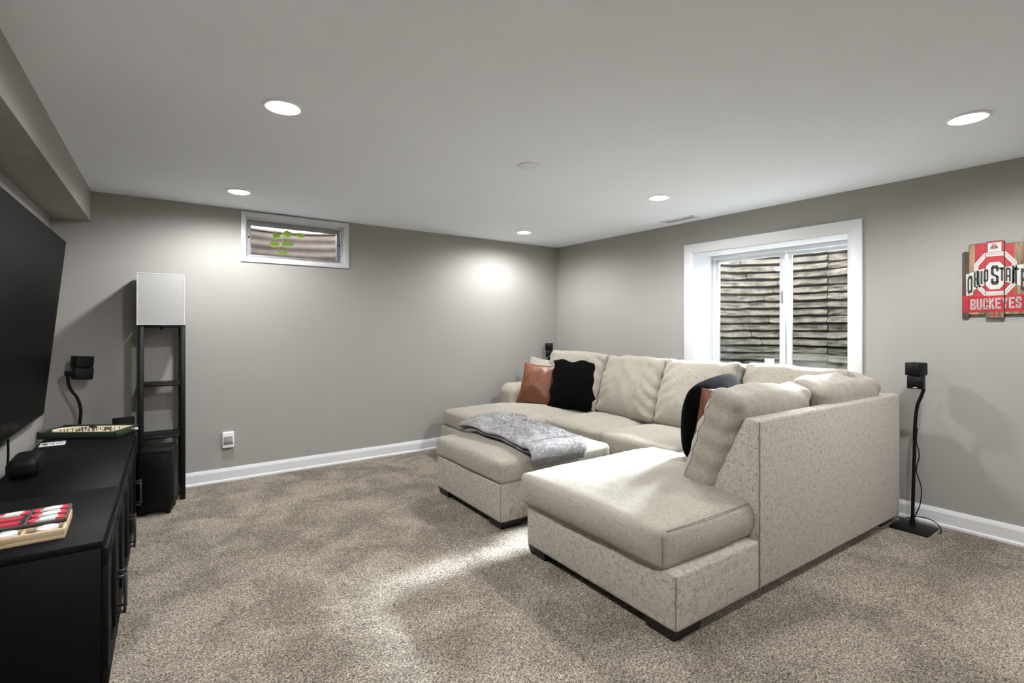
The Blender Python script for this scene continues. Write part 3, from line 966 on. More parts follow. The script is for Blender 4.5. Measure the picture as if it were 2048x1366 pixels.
def blanket_surface(s0, s1, hang, thick, lift, seed, t_back, jit):
    NU, NV = 46, 90
    top = []
    for j in range(NV + 1):
        a = j / NV
        row_ = []
        L = (t_back - 2.50) + hang
        dist = a * L
        for i in range(NU + 1):
            u = i / NU
            s = s0 + (s1 - s0) * u
            s += .05 * (a - .5) * -1.0 * 0 + .018 * nz(a * 4 + seed, u * .8, seed) + jit * (1 - u) * (a - .2)
            flat = t_back - 2.50
            if dist <= flat:
                t = t_back - dist
                z = ott_top(s, t) + lift
                if t < 2.56: z = max(z, .425 + lift)
                z += .012 * nz(s * 7 + seed, t * 5, seed) + .012 * max(0, nz(s * 3, t * 3 + seed, 4))
                # far end puffs up
                z += .045 * math.exp(-((t - 3.22) / .16) ** 2) * (.4 + .6 * math.sin(math.pi * min(1, max(0, u * .9 + .1))))
            else:
                d = dist - flat
                R = .045
                ang = min(d / R, math.pi / 2)
                t = 2.50 - R * math.sin(ang)
                z = .432 + lift - R * (1 - math.cos(ang))
                if d > R * math.pi / 2: z -= (d - R * math.pi / 2)
                t += .006 * nz(s * 9, z * 6, seed)
            row_.append(Vector((s, t, z)))
        top.append(row_)
    # normals by differences -> closed slab with rounded rim
    V = []; F = []
    NRM = []
    for j in range(NV + 1):
        for i in range(NU + 1):
            du = top[j][min(i + 1, NU)] - top[j][max(i - 1, 0)]
            dv = top[min(j + 1, NV)][i] - top[max(j - 1, 0)][i]
            n = dv.cross(du); n.normalize()
            if n.z < -.2: n = -n
            NRM.append(n)
    for j in range(NV + 1):
        for i in range(NU + 1):
            e = min(i, NU - i, j, NV - j)
            k = min(1, e / 3.0); k = math.sqrt(max(0, 1 - (1 - k) ** 2))
            p = top[j][i]; n = NRM[j * (NU + 1) + i]
            f = .004 * nz(p.x * 60, p.y * 60, p.z * 60) + .003 * nz(p.x * 130, p.y * 130, p.z * 130)
            V.append(p + n * (thick * .5 * k + f))
    off = len(V)
    for j in range(NV + 1):
        for i in range(NU + 1):
            e = min(i, NU - i, j, NV - j)
            k = min(1, e / 3.0); k = math.sqrt(max(0, 1 - (1 - k) ** 2))
            p = top[j][i]; n = NRM[j * (NU + 1) + i]
            V.append(p - n * thick * .5 * k)
    W = NU + 1
    for j in range(NV):
        for i in range(NU):
            a = j * W + i
            F.append((a, a + 1, a + W + 1, a + W))
            F.append((off + a, off + a + W, off + a + W + 1, off + a + 1))
    mb = MB(); mb.add(V, F, True)
    return mb


_tf = blanket_surface(1.79, 2.255, .105, .038, .052, 11.0, 3.36, .03).build('top_fold', M['blanket'], bl, off=BO)
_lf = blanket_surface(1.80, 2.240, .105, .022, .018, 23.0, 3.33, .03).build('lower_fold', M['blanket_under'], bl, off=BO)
mb = MB(); mb.tube([(2.262, 2.452, .440), (2.272, 2.448, .455), (2.275, 2.452, .47), (2.262, 2.47, .482)], .016, 10, 5)


def fur(src, count, length, parent, mat, seed):
    me = src.data
    me.calc_loop_triangles()
    nv = len(me.vertices)
    co = np.empty(nv * 3); me.vertices.foreach_get('co', co); co = co.reshape(-1, 3)
    tri = np.array([t.vertices[:] for t in me.loop_triangles])
    P0, P1, P2 = co[tri[:, 0]], co[tri[:, 1]], co[tri[:, 2]]
    cr = np.cross(P1 - P0, P2 - P0); ar = np.linalg.norm(cr, axis=1)
    nrm = cr / np.maximum(ar, 1e-12)[:, None]
    rg = np.random.RandomState(seed)
    k = rg.choice(len(tri), count, p=ar / ar.sum())
    a = rg.rand(count); c = rg.rand(count); fl = a + c > 1; a[fl] = 1 - a[fl]; c[fl] = 1 - c[fl]
    base = P0[k] + (P1[k] - P0[k]) * a[:, None] + (P2[k] - P0[k]) * c[:, None]
    n = nrm[k]
    comb = np.array([[mnoise.noise(Vector((p[0] * 14, p[1] * 14, p[2] * 14))), mnoise.noise(Vector((p[0] * 14 + 9, p[1] * 14, p[2] * 14 + 4))), 0] for p in base])
    dr = n * .8 + comb * 1.5 + rg.randn(count, 3) * .35 + np.array([0, -.25, -.1])
    dr /= np.linalg.norm(dr, axis=1)[:, None]
    sd = np.cross(dr, n + rg.randn(count, 3) * .2); sd /= np.maximum(np.linalg.norm(sd, axis=1), 1e-9)[:, None]
    L = length * (.6 + .8 * rg.rand(count))[:, None]
    wd = .0011
    V = np.stack([base - sd * wd, base + sd * wd, base + dr * L], 1).reshape(-1, 3)
    F = np.arange(count * 3).reshape(-1, 3)
    m2 = bpy.data.meshes.new('pile'); m2.from_pydata(V.tolist(), [], F.tolist()); m2.materials.append(mat)
    o = bpy.data.objects.new('pile', m2); link(o, parent); o['kind'] = 'stuff'
    return o


fur(_tf, 60000, .011, bl, M['blanket'], 1)
fur(_lf, 16000, .010, bl, M['blanket_under'], 2)
# hem seam pressed into the fur
mb = MB(); mb.tube([(1.80, 2.545, .497), (1.95, 2.55, .503), (2.1, 2.55, .503), (2.24, 2.545, .495)], .0022, 6, 6); mb.build('hem', M['blanket_under'], bl, off=BO)

# ------------------------------------------------------------------ throw pillows
def throw_pillow(w, h, d, pinch, seed, wr=.006, scallop=0.0, rc=0.0):
    n = 44
    V = []; F = []
    def pt(u, v, side):
        x = w / 2 * u * (1 - pinch * (1 - v * v)) * (1 + .02 * abs(v) ** 3)
        z = h / 2 * v * (1 - pinch * (1 - u * u))
        k_ = 1 - rc * (abs(u) * abs(v)) ** 2.5
        x *= k_; z *= k_
        if scallop:
            z += scallop * math.sin(u * 8.2 + .4) * abs(v) ** 6 * (1 if v > 0 else .3)
            x += scallop * .8 * math.sin(v * 9 + 1) * abs(u) ** 6
        f = max(0, (1 - abs(u) ** 2.2)) ** .62 * max(0, (1 - abs(v) ** 2.2)) ** .62
        y = side * d / 2 * f
        k = nz(u * 2.2 + seed, v * 2.2, side + seed) + .6 * (.35 - abs(nz(u * 3 + v * 2 + seed, v * 3 - u, seed * 2)))
        y += wr * k * f ** .4 * (2.0 if f > .02 else 0)
        return (x, y, z + h / 2 * (1 - .0))
    idx = {}
    for side in (-1, 1):
        for j in range(n + 1):
            for i in range(n + 1):
                u = -1 + 2 * i / n; v = -1 + 2 * j / n
                u = math.sin(u * math.pi / 2) * .55 + u * .45; v = math.sin(v * math.pi / 2) * .55 + v * .45
                rim = i in (0, n) or j in (0, n)
                key = (i, j, 0 if rim else side)
                if key not in idx:
                    idx[key] = len(V); V.append(pt(u, v, 0 if rim else side))
    for side in (-1, 1):
        for j in range(n):
            for i in range(n):
                q = []
                for (a, c) in ((i, j), (i + 1, j), (i + 1, j + 1), (i, j + 1)):
                    rim = a in (0, n) or c in (0, n)
                    q.append(idx[(a, c, 0 if rim else side)])
                F.append(tuple(q if side < 0 else q[::-1]))
    return V, F


def put_pillow(name, mat, label, s, t, z, ang, lean, w, h, d, pinch, seed, roll=0.0, wr=.006, scallop=0.0, group=None, rc=0.0):
    V, F = throw_pillow(w, h, d, pinch, seed, wr, scallop, rc)
    mb = MB(); mb.add(V, F, True)
    o = mb.build(name, mat)
    c = fw(TH_S, s, t, z)
    o.matrix_world = Matrix.Translation(c) @ Matrix.Rotation(ang - TH_S, 4, 'Z') @ Matrix.Rotation(-lean, 4, 'X') @ Matrix.Rotation(roll, 4, 'Y')
    tag(o, label, 'pillow', group)
    return o


# far end of the sofa
put_pillow('throw_pillow', M['blackfur'], 'black furry square pillow beside the brown leather one at the far end', 3.075, 3.535, .452, math.atan2(-.415, .21), math.radians(20), .51, .485, .17, .05, 1.3, scallop=.012, wr=.004)
put_pillow('throw_pillow', M['leather'], 'tan brown leather pillow leaning on the black one by the back wall', 2.945, 3.955, .452, math.atan2(-.36, .17), math.radians(20), .41, .43, .15, .09, 4.4, roll=math.radians(3), wr=.005)
put_pillow('throw_pillow', M['cushion'], 'cream pillow behind the brown leather one at the sofa arm', 3.12, 4.08, .455, math.atan2(-.42, .30), math.radians(22), .46, .465, .16, .05, 7.7, roll=math.radians(9), wr=.005)
# near end
put_pillow('throw_pillow', M['blackfur'], 'black furry pillow tucked behind the nearest back cushion', 2.745, 1.875, .452, math.pi, math.radians(10), .53, .485, .20, .0, 9.1, roll=math.radians(9), wr=.004, rc=.17)
put_pillow('throw_pillow', M['leather'], 'tan leather pillow corner peeking out behind the nearest back cushion', 2.59, 1.77, .452, math.pi - .06, math.radians(13), .37, .455, .10, .10, 12.0, roll=math.radians(1), wr=.005)

# ------------------------------------------------------------------ television
LO = (-.60, 3.2)
TVZ = .685
tv = empty('television', fw(TH_L, -.62, 3.215, TVZ), -TH_L); tag(tv, 'very large black flat-screen television tilted on the left wall', 'television')
tilt = math.radians(5.6)
def tvbuild(name, mb, mat):
    o = mb.build(name, mat, tv); o.rotation_euler = (0, tilt, 0); return o
hw, hh = .945, 1.075
mb = MB(); mb.rbox(-.032, -.001, -hw, hw, 0, hh, .004); tvbuild('housing', mb, M['bezel'])
mb = MB(); mb.box(-.0012, .0006, -hw + .006, hw - .006, .014, hh - .006); tvbuild('screen', mb, M['screen'])
mb = MB(); mb.rbox(-.036, .001, -.05, .05, -.010, .001, .002); tvbuild('sensor_bar', mb, M['bezel'])
mb = MB(); mb.rbox(-.075, -.03, -.3, .3, .25, .65, .01); o = tvbuild('wall_mount', mb, M['blackmetal'])

mb = MB(); cx0 = fw(TH_L, -.645, 3.47, .70); 
pts = [fw(TH_L, -.640, 3.42, .72), fw(TH_L, -.638, 3.42, .64), fw(TH_L, -.64, 3.43, .58), fw(TH_L, -.645, 3.44, .535)]
mb.tube([(p[0] - pts[3][0], p[1] - pts[3][1], p[2] - pts[3][2]) for p in pts], .005, 8, 6)
o = mb.build('power_cable', M['black'], loc=pts[3]); tag(o, 'black cable hanging below the television to the console', 'cable')

# ------------------------------------------------------------------ media console (two cabinets)
CZ = .52
XB, XFc = -.632, -.172


def cabinet(y0, y1, ndoors, label):
    yc = (y0 + y1) / 2
    c = empty('media_cabinet', fw(TH_L, -.40, yc), -TH_L); tag(c, label, 'cabinet', 'black media cabinets')
    off = (-.40, yc, 0)
    def B(name, mb, mat, parent=None): return mb.build(name, mat, parent or c, off=off)
    g = .0012
    mb = MB(); mb.rbox(XB, XFc, y0 + g, y1 - g, CZ - .022, CZ, .0015, 1); B('top_panel', mb, M['console'])
    for ya in (y0 + g, y1 - g - .018):
        mb = MB(); mb.rbox(XB + .004, XFc - .004, ya, ya + .018, 0, CZ - .023, .001, 1); B('side_panel', mb, M['console'])
    mb = MB(); mb.box(XB + .006, XB + .012, y0 + .02, y1 - .02, .03, CZ - .024); B('back_panel', mb, M['console'])
    mb = MB(); mb.box(XB + .02, XFc - .03, y0 + .02, y1 - .02, .045, .062); B('bottom_panel', mb, M['console'])
    mb = MB(); mb.box(XB + .02, XFc - .06, y0 + .02, y1 - .02, .27, .286); B('shelf', mb, M['console'])
    mb = MB(); mb.box(XFc - .05, XFc - .035, y0 + .02, y1 - .02, 0, .05); B('kick_board', mb, M['console'])
    dw = (y1 - y0 - 2 * g) / ndoors
    for k in range(ndoors):
        a = y0 + g + dw * k + .0015; e_ = a + dw - .003
        zt, zb = CZ - .026, .035
        fx0, fx1 = XFc - .004, XFc + .014
        mb = MB(); rw = .055
        mb.rbox(fx0, fx1, a, e_, zt - rw, zt, .002, 1); mb.rbox(fx0, fx1, a, e_, zb, zb + rw, .002, 1)
        mb.rbox(fx0, fx1, a, a + rw, zb + rw, zt - rw, .002, 1); mb.rbox(fx0, fx1, e_ - rw, e_, zb + rw, zt - rw, .002, 1)
        d = B('door', mb, M['console'])
        mb = MB(); mb.box(fx0 + .004, fx0 + .008, a + rw - .004, e_ - rw + .004, zb + rw - .004, zt - rw + .004); B('pane', mb, M['screen'], d)
        hy = e_ - .028 if k % 2 == 0 else a + .028
        mb = MB(); hx = fx1
        mb.rbox(hx - .001, hx + .030, hy - .005, hy + .005, .258, .268, .001, 1); mb.rbox(hx - .001, hx + .030, hy - .005, hy + .005, .125, .135, .001, 1)
        mb.rbox(hx + .022, hx + .031, hy - .006, hy + .006, .122, .271, .001, 1); B('handle', mb, M['console_metal'], d)
    return c


cabinet(2.118, 2.815, 2, 'black two-door media cabinet nearest the camera, game board on top')
cabinet(2.815, 4.225, 4, 'long black media cabinet under the television, against the near cabinet')

# ------------------------------------------------------------------ things on the console
def on_console(name, X, Y, rz, label, cat):
    e = empty(name, fw(TH_L, X, Y, CZ), -TH_L + rz); tag(e, label, cat); return e


# bagatelle game, green frame
gm = on_console('bagatelle_game', -.412, 4.235, math.radians(-29.5), 'dark green bagatelle game board with cream playfield and pegs', 'board game')
gw, gd = .2325, .105
mb = MB(); mb.rbox(-gw, gw, -gd, gd, 0, .012, .002, 1); mb.build('bottom_board', M['green'], gm)
for bx, nm in (((-gw, gw, -gd, -gd + .012, .0, .042), 'rail'), ((-gw, gw, gd - .012, gd, .0, .052), 'rail'), ((-gw, -gw + .014, -gd, gd, .0, .046), 'rail'), ((gw - .014, gw, -gd, gd, 0, .046), 'rail')):
    mb = MB(); mb.rbox(*bx, .002, 1); mb.build(nm, M['green'], gm)
# playfield: rectangle with a half round left end
pl = [(gw - .016, -gd + .014), (gw - .016, gd - .014)]
for i in range(17):
    a = math.pi / 2 + math.pi * i / 16
    pl.append((-.09 + (.115) * math.cos(a), (gd - .014) * math.sin(a)))
mb = MB(); mb.prism(pl, 'z', .012, .030); pf = mb.build('playfield', M['cream'], gm)
mb = MB(); V = []; F = []
arc = [(-.09 + .118 * math.cos(math.pi / 2 + math.pi * i / 24), (gd - .013) * math.sin(math.pi / 2 + math.pi * i / 24)) for i in range(25)]
arc = [(gw - .016, gd - .0135)] + arc + [(gw - .05, -gd + .0135)]
for (x, y) in arc: V += [(x, y, .028), (x, y, .044)]
F = [(2 * i, 2 * i + 2, 2 * i + 3, 2 * i + 1) for i in range(len(arc) - 1)]
mb.add(V, F, True); o = mb.build('arch_strip', M['cream'], gm)
sm = o.modifiers.new('solid', 'SOLIDIFY'); sm.thickness = .0025
mb = MB(); mb.rbox(-.055, -.015, gd - .030, gd - .012, .030, .05, .002, 1); mb.build('score_block', M['green'], gm)
rp = random.Random(5)
pegmesh = {}
for kind, mat in (('peg', M['brown']), ('pin', M['white'])):
    mb = MB(); mb.lathe([(.0024, 0), (.0022, .014), (.003, .016), (.001, .018)], 8); o = mb.build(kind, mat, gm); pegmesh[kind] = o.data
    o.location = (0, 0, .030)
for k in range(64):
    x = rp.uniform(-.15, .165); y = rp.uniform(-.075, .055)
    if rp.random() < .45:
        c = rp.choice(((-.13, -.02), (-.03, -.04), (.05, -.02), (.13, -.04), (.09, .03)))
        a = rp.uniform(0, 6.28); x = c[0] + .018 * math.cos(a); y = c[1] + .018 * math.sin(a)
    kd = 'peg' if rp.random() < .68 else 'pin'
    o = bpy.data.objects.new(kd, pegmesh[kd]); link(o, gm); o.location = (x, y, .030)
for k in range(3):
    mb = MB(); mb.box(gw - .055, gw - .016, -.05 + k * .028, -.047 + k * .028, .030, .038); mb.build('lane_divider', M['white'], gm)
mb = MB(); mb.tube([(gw - .002, .045, .030), (gw + .018, .045, .030)], .004, 10); mb.tube([(gw + .016, .045, .030), (gw + .020, .045, .030), (gw + .030, .045, .030), (gw + .036, .045, .030)], [.006, .010, .010, .005], 12); mb.build('plunger', M['white'], gm)

# flat dark box behind the game
e = empty('standing_panel', fw(TH_L, -.27, 4.365, 0), -TH_L + math.radians(2)); tag(e, 'dark grey flat panel standing behind the green game', 'panel')
mb = MB(); mb.rbox(-.035, .088, -.010, .010, 0, .600, .003); mb.build('panel', M['bezel'], e)
mb = MB(); mb.rbox(-.045, .095, -.03, .03, 0, .012, .003); mb.build('foot', M['bezel'], e)

# instruction card
card = on_console('printed_card', -.562, 4.04, math.radians(4), 'white printed card lying in front of the green game', 'card')
mb = MB(); mb.rbox(-.058, .058, -.062, .062, 0, .003, .001, 1); mb.build('card', M['white'], card)
mb = MB()
for (a, c, d_, f_) in ((-.045, -.02, -.035, .02), (.0, .008, -.04, .035), (.018, .024, -.035, .03), (.028, .034, -.03, .04), (.040, .046, -.04, .02), (-.012, -.006, -.03, .03)):
    for k in range(5):
        mb.box(a, c, d_ + (f_ - d_) * k / 5, d_ + (f_ - d_) * (k + .55) / 5, .003, .0034)
mb.build('print', M['ink'], card)

# centre loudspeaker
cs = on_console('centre_speaker', -.555, 3.30, math.radians(2), 'small black rounded loudspeaker lying under the television', 'speaker')
mb = MB(); V, F = softbox(-.055, .055, -.135, .135, .004, .088, .030, cuts=12); mb.add(V, F, True); mb.build('body', M['black'], cs)
mb = MB(); mb.rbox(.050, .057, -.115, .115, .014, .075, .003); mb.build('grille', M['bezel'], cs)
mb = MB(); mb.rbox(.0565, .0585, .085, .105, .018, .024, .0008, 1); mb.build('badge', M['console_metal'], cs)
mb = MB(); mb.rbox(-.04, .04, -.11, .11, 0, .006, .002, 1); mb.build('foot', M['black'], cs)

# tic-tac-toe game
tt = on_console('tic_tac_toe_game', -.44, 2.335, math.radians(2), 'pale wood noughts and crosses game with red and white pieces', 'board game')
tw = .158
mb = MB(); mb.rbox(-tw, tw, -.125, .11, 0, .016, .004, 2); mb.build('tray_bottom', M['pale_wood'], tt)
# tray rim with two-by slots at the camera end
mb = MB(); mb.rbox(-tw, tw, -.125, -.113, .012, .034, .003, 2); mb.rbox(-tw, tw, -.052, -.045, .012, .034, .002, 1)
for xx in (-tw, -.056, .046, tw - .010): mb.rbox(xx, xx + .010, -.122, -.046, .012, .034, .002, 1)
mb.rbox(-tw, tw, -.05, .11, .014, .032, .003, 1)
mb.build('tray_rim', M['pale_wood'], tt)
for xx in (-.102, 0.0, .098):
    mb = MB(); mb.box(xx - .044, xx + .044, -.112, -.053, .0155, .0175); mb.build('slot_lining', M['green'], tt)
mb = MB(); mb.rbox(-tw + .002, tw - .002, -.056, .122, .034, .044, .002, 1); bd = mb.build('board', M['darkboard'], tt)
c0, c1_, r0_, r1_ = -tw + .004, tw - .004, -.054, .120
mb = MB()
for k in range(4):
    x = c0 + (c1_ - c0) * k / 3; mb.box(x - .003, x + .003, r0_, r1_, .044, .0475)
    y = r0_ + (r1_ - r0_) * k / 3; mb.box(c0, c1_, y - .0022, y + .0022, .044, .0475)
mb.build('rails', M['greyline'], bd)
cw, rh = (c1_ - c0) / 3, (r1_ - r0_) / 3
def helmet(mb, cx, cy, z0, z1, w, h, fl=1):
    pts = [(-.5, -.1), (-.42, .32), (-.15, .5), (.2, .48), (.46, .2), (.5, -.12), (.3, -.2), (.42, -.42), (.1, -.36), (-.1, -.5), (-.36, -.42)]
    mb.prism([(cx + fl * p[0] * w, cy + p[1] * h) for p in pts], 'z', z0, z1)
for r in range(3):
    for c in range(3):
        cx = c0 + cw * (c + .5); cy = r0_ + rh * (r + .5)
        isx = (c == 2) or (c == 1 and r == 2)
        if isx:
            mb = MB(); helmet(mb, cx - .030, cy, .0445, .049, .036, .036); helmet(mb, cx + .030, cy, .0445, .049, .036, .036, -1); pc = mb.build('token', M['red'], tt)
            mb = MB(); mb.prism([(cx - .030, cy - .014), (cx - .012, cy - .021), (cx + .018, cy - .018), (cx + .032, cy - .004), (cx + .022, cy + .004), (cx + .030, cy + .018), (cx + .005, cy + .021), (cx - .022, cy + .014), (cx - .016, cy)], 'z', .0445, .0505); mb.build('token_mark', M['white'], pc)
        else:
            mb = MB(); mb.prism([(cx - .038, cy - .004), (cx - .032, cy - .015), (cx - .01, cy - .016), (cx + .034, cy - .014), (cx + .028, cy), (cx + .036, cy + .014), (cx - .02, cy + .016), (cx - .034, cy + .010)], 'z', .0445, .050); mb.build('token', M['red'], tt)
for xx in (-.102, 0.0, .098):
    for k in range(2):
        mb = MB(); mb.lathe([(.028, 0), (.028, .008), (.026, .0095), (.001, .0095)], 24, (0, 0, 0)); o = mb.build('disc', M['white'], tt); o.location = (xx + .012, -.083, .018 + k * .0096)

# ------------------------------------------------------------------ floor lamp with shelves
lamp = empty('shelf_floor_lamp', (.069, 4.39, 0)); tag(lamp, 'tall black shelf floor lamp with square white fabric shade', 'floor lamp')
LOF = (.069, 4.39, 0)
lx0, lx1, ly0, ly1 = -.068, .206, 4.253, 4.522
lean = -.006
for (a, c) in ((lx0, ly0), (lx1 - .033, ly0), (lx0, ly1 - .024), (lx1 - .033, ly1 - .024)):
    mb = MB(); mb.rbox(a, a + .033, c, c + .024, 0, 1.232, .002, 1); mb.build('post', M['lampwood'], lamp, off=LOF)
for zz in (.050, .462, .825):
    mb = MB(); mb.rbox(lx0 + .004, lx1 - .004, ly0 + .004, ly1 - .004, zz - .016, zz, .0015, 1); mb.build('shelf', M['lampwood'], lamp, off=LOF)
mb = MB(); mb.rbox(lx0 + .002, lx1 - .002, ly0 + .001, ly1 - .001, 1.218, 1.236, .0015, 1); mb.build('top_frame', M['lampwood'], lamp, off=LOF)
mb = MB(); mb.lathe([(.011, 0), (.011, -.012), (.006, -.016), (.001, -.016)], 14, (.069, 4.27, 1.218)); mb.build('switch_knob', M['lampwood'], lamp, off=LOF)
mb = MB()
sx0, sx1, sy0, sy1, sz0, sz1 = lx0 - .003, lx1 - .008, ly0 - .002, ly1 + .002, 1.236, 1.592
th_ = .003
mb.box(sx0, sx1, sy0, sy0 + th_, sz0, sz1); mb.box(sx0, sx1, sy1 - th_, sy1, sz0, sz1); mb.box(sx0, sx0 + th_, sy0, sy1, sz0, sz1); mb.box(sx1 - th_, sx1, sy0, sy1, sz0, sz1)
shd = mb.build('lamp_shade', M['shade'], lamp, off=LOF)
mb = MB(); t_ = .0022
for (zz) in (sz0 + .003, sz1 - .002):
    mb.tube([(sx0, sy0, zz), (sx1, sy0, zz), (sx1, sy1, zz), (sx0, sy1, zz), (sx0, sy0, zz)], t_, 6)
for (a, c) in ((sx0, sy0), (sx1, sy0), (sx0, sy1), (sx1, sy1)): mb.tube([(a, c, sz0), (a, c, sz1)], t_, 6)
mb.build('shade_binding', M['white'], shd, off=LOF)
mb = MB(); mb.lathe([(.02, 0), (.02, .05), (.012, .055), (.03, .09), (.034, .12), (.02, .15), (.002, .16)], 20, (.069, 4.39, 1.236)); mb.build('bulb', M['white'], lamp, off=LOF)

# ------------------------------------------------------------------ subwoofer
sb = empty('subwoofer', (.052, 4.095, 0), math.radians(-12)); tag(sb, 'black subwoofer box on the carpet in front of the shelf lamp', 'speaker')
mb = MB(); mb.rbox(-.100, .088, -.11, .11, .022, .432, .026, 4); mb.build('cabinet', M['black'], sb)
mb = MB(); mb.rbox(-.092, .066, -.116, -.106, .05, .395, .006, 2); mb.build('grille', M['bezel'], sb)
mb = MB(); mb.rbox(.084, .093, -.085, .085, .06, .32, .005, 2); mb.build('side_fin', M['bezel'], sb)
for a in (-.075, .063):
    for c in (-.08, .08):
        mb = MB(); mb.lathe([(.013, 0), (.016, .024)], 14, (a, c, 0)); mb.build('foot', M['black'], sb)

# small socket strip low on the back wall between cabinet and lamp
e = empty('wall_outlet', (-.145, YB, .36)); tag(e, 'white socket plate half hidden behind the shelf lamp', 'outlet')
mb = MB(); mb.rbox(-.035, .035, -.008, 0, -.06, .06, .003, 2); mb.build('plate', M['outlet'], e)
mb = MB(); mb.box(-.012, .012, -.0095, -.0075, -.04, -.01); mb.box(-.012, .012, -.0095, -.0075, .01, .04); mb.build('socket', M['slot'], e)

# ------------------------------------------------------------------ cube speakers on stands
def cube_speaker(stand, p, rz, rz_top, rz_low, names=('upper_cube', 'lower_cube'), tiltx=0.0, badge=True):
    """double cube speaker fixed on top of a stand"""
    for nm, zz, rr in ((names[1], 0.0, rz_low), (names[0], .079, rz_top)):
        mb = MB(); mb.rbox(-.039, .039, -.050, .050, 0, .0775, .006, 3)
        o = mb.build(nm, M['black'], stand); o.location = (p[0], p[1], p[2] + zz); o.rotation_euler = (0, 0, rr)
        mb = MB(); mb.rbox(-.036, .036, -.053, -.049, .003, .0745, .003, 1)
        if nm == names[1] and badge:
            g = mb.build('grille', M['bezel'], o)
            mb = MB(); mb.rbox(-.008, .012, -.0545, -.0525, .007, .0095, .0004, 1); mb.build('badge', M['white'], g)
        else:
            mb.build('grille', M['bezel'], o)


# right stand beside the sofa
rs = empty('speaker_stand', (3.755, 1.045, 0)); tag(rs, 'black double-cube speaker on a curved floor stand right of the sofa', 'speaker')
mb = MB(); mb.rbox(-.10, .10, -.095, .095, 0, .012, .003, 2); mb.build('base_plate', M['blackmetal'], rs)
mb = MB(); mb.tube([(.055, .022, .010), (.055, .018, .20), (.055, .012, .45), (.053, .008, .62), (.050, -.004, .74), (.046, -.024, .80), (.045, -.038, .85)], .0095, 12, 8); mb.build('pole', M['blackmetal'], rs)
mb = MB(); mb.lathe([(.016, 0), (.014, .03)], 14, (.055, .022, .010)); mb.build('collar', M['blackmetal'], rs)
cube_speaker(rs, (.045, .0, .848), 0, math.radians(-98), math.radians(-82))
mb = MB(); mb.tube([(.060, -.002, .60), (.063, .004, .52), (.064, -.010, .44), (.063, .004, .34), (.064, -.020, .24), (.063, -.014, .14), (.062, .010, .06), (.058, .018, .03)], .003, 8, 8)
mb.build('speaker_cable', M['black'], rs)
mb = MB(); mb.tube([(3.825, 1.160, .028), (3.835, 1.12, .022), (3.84, 1.06, .050), (3.845, 1.0, .055), (3.84, .95, .035), (3.80, .925, .010), (3.775, .930, .004)], .003, 8, 8)
o = mb.build('floor_cable', M['black']); tag(o, 'thin black cable looping over the base of the right speaker stand', 'cable')

# far corner stand behind the sofa
cs2 = empty('speaker_stand', (3.755, 4.475, 0)); tag(cs2, 'black cube speaker standing in the far corner behind the sofa', 'speaker')
mb = MB(); mb.rbox(-.10, .10, -.055, .055, 0, .012, .003, 2); mb.build('base_plate', M['blackmetal'], cs2)
mb = MB(); mb.tube([(.02, .025, .010), (.02, .025, .5), (.018, .025, .75), (.01, .01, .83), (.005, 0, .882)], .0095, 12, 8); mb.build('pole', M['blackmetal'], cs2)
cube_speaker(cs2, (.0, -.005, .880), 0, math.radians(-48), math.radians(-40))

# front left stand behind the console
ls = empty('speaker_stand', (-.345, 4.46, 0)); tag(ls, 'black double-cube speaker on a bent stand behind the green game', 'speaker')
mb = MB(); mb.rbox(-.10, .10, -.07, .07, 0, .012, .003, 2); mb.build('base_plate', M['blackmetal'], ls)
mb = MB(); mb.tube([(-.040, 0, .010), (-.040, 0, .30), (-.040, 0, .55), (-.034, 0, .66), (-.052, -.002, .745), (-.082, -.004, .80), (-.098, -.004, .86), (-.098, -.004, .915)], .0095, 12, 8); mb.build('pole', M['blackmetal'], ls)
mb = MB(); mb.rbox(-.115, -.06, -.02, .02, .895, .93, .003, 2); mb.build('bracket', M['blackmetal'], ls)
for nm, zz, rr in (('lower_cube', .868, math.radians(20)), ('upper_cube', .948, math.radians(28))):
    mb = MB(); mb.rbox(-.050, .050, -.039, .039, 0, .0785, .006, 3)
    o = mb.build(nm, M['black'], ls); o.location = (-.030, -.005, zz); o.rotation_euler = (0, math.radians(5), rr)
    mb = MB(); mb.rbox(.049, .053, -.036, .036, .003, .0755, .003, 1); mb.build('grille', M['bezel'], o)

# ------------------------------------------------------------------ sign on the right wall
SGY, SGZ = .716, 1.27
sg = empty('wall_sign', (XR, SGY, 1.487)); tag(sg, 'wooden plank team sign in red, black and white on the right wall', 'sign')
# local sign plane: u to the right (-y), v up
U0 = .865
ZX, ZY = .000315, .000434


def UV(zx, zy):           # measured sign-face units -> metres
    return ((zx - 745) * ZX, (690 - zy) * ZY + .012)


SG_LAYERS = {'red': [], 'white': [], 'grey': [], 'black': [], 'emblem': []}


def poly(colour, pts): SG_LAYERS[colour].append([UV(*p) for p in pts])
def rect(colour, a, c, d, e_): poly(colour, [(a, c), (d, c), (d, e_), (a, e_)])


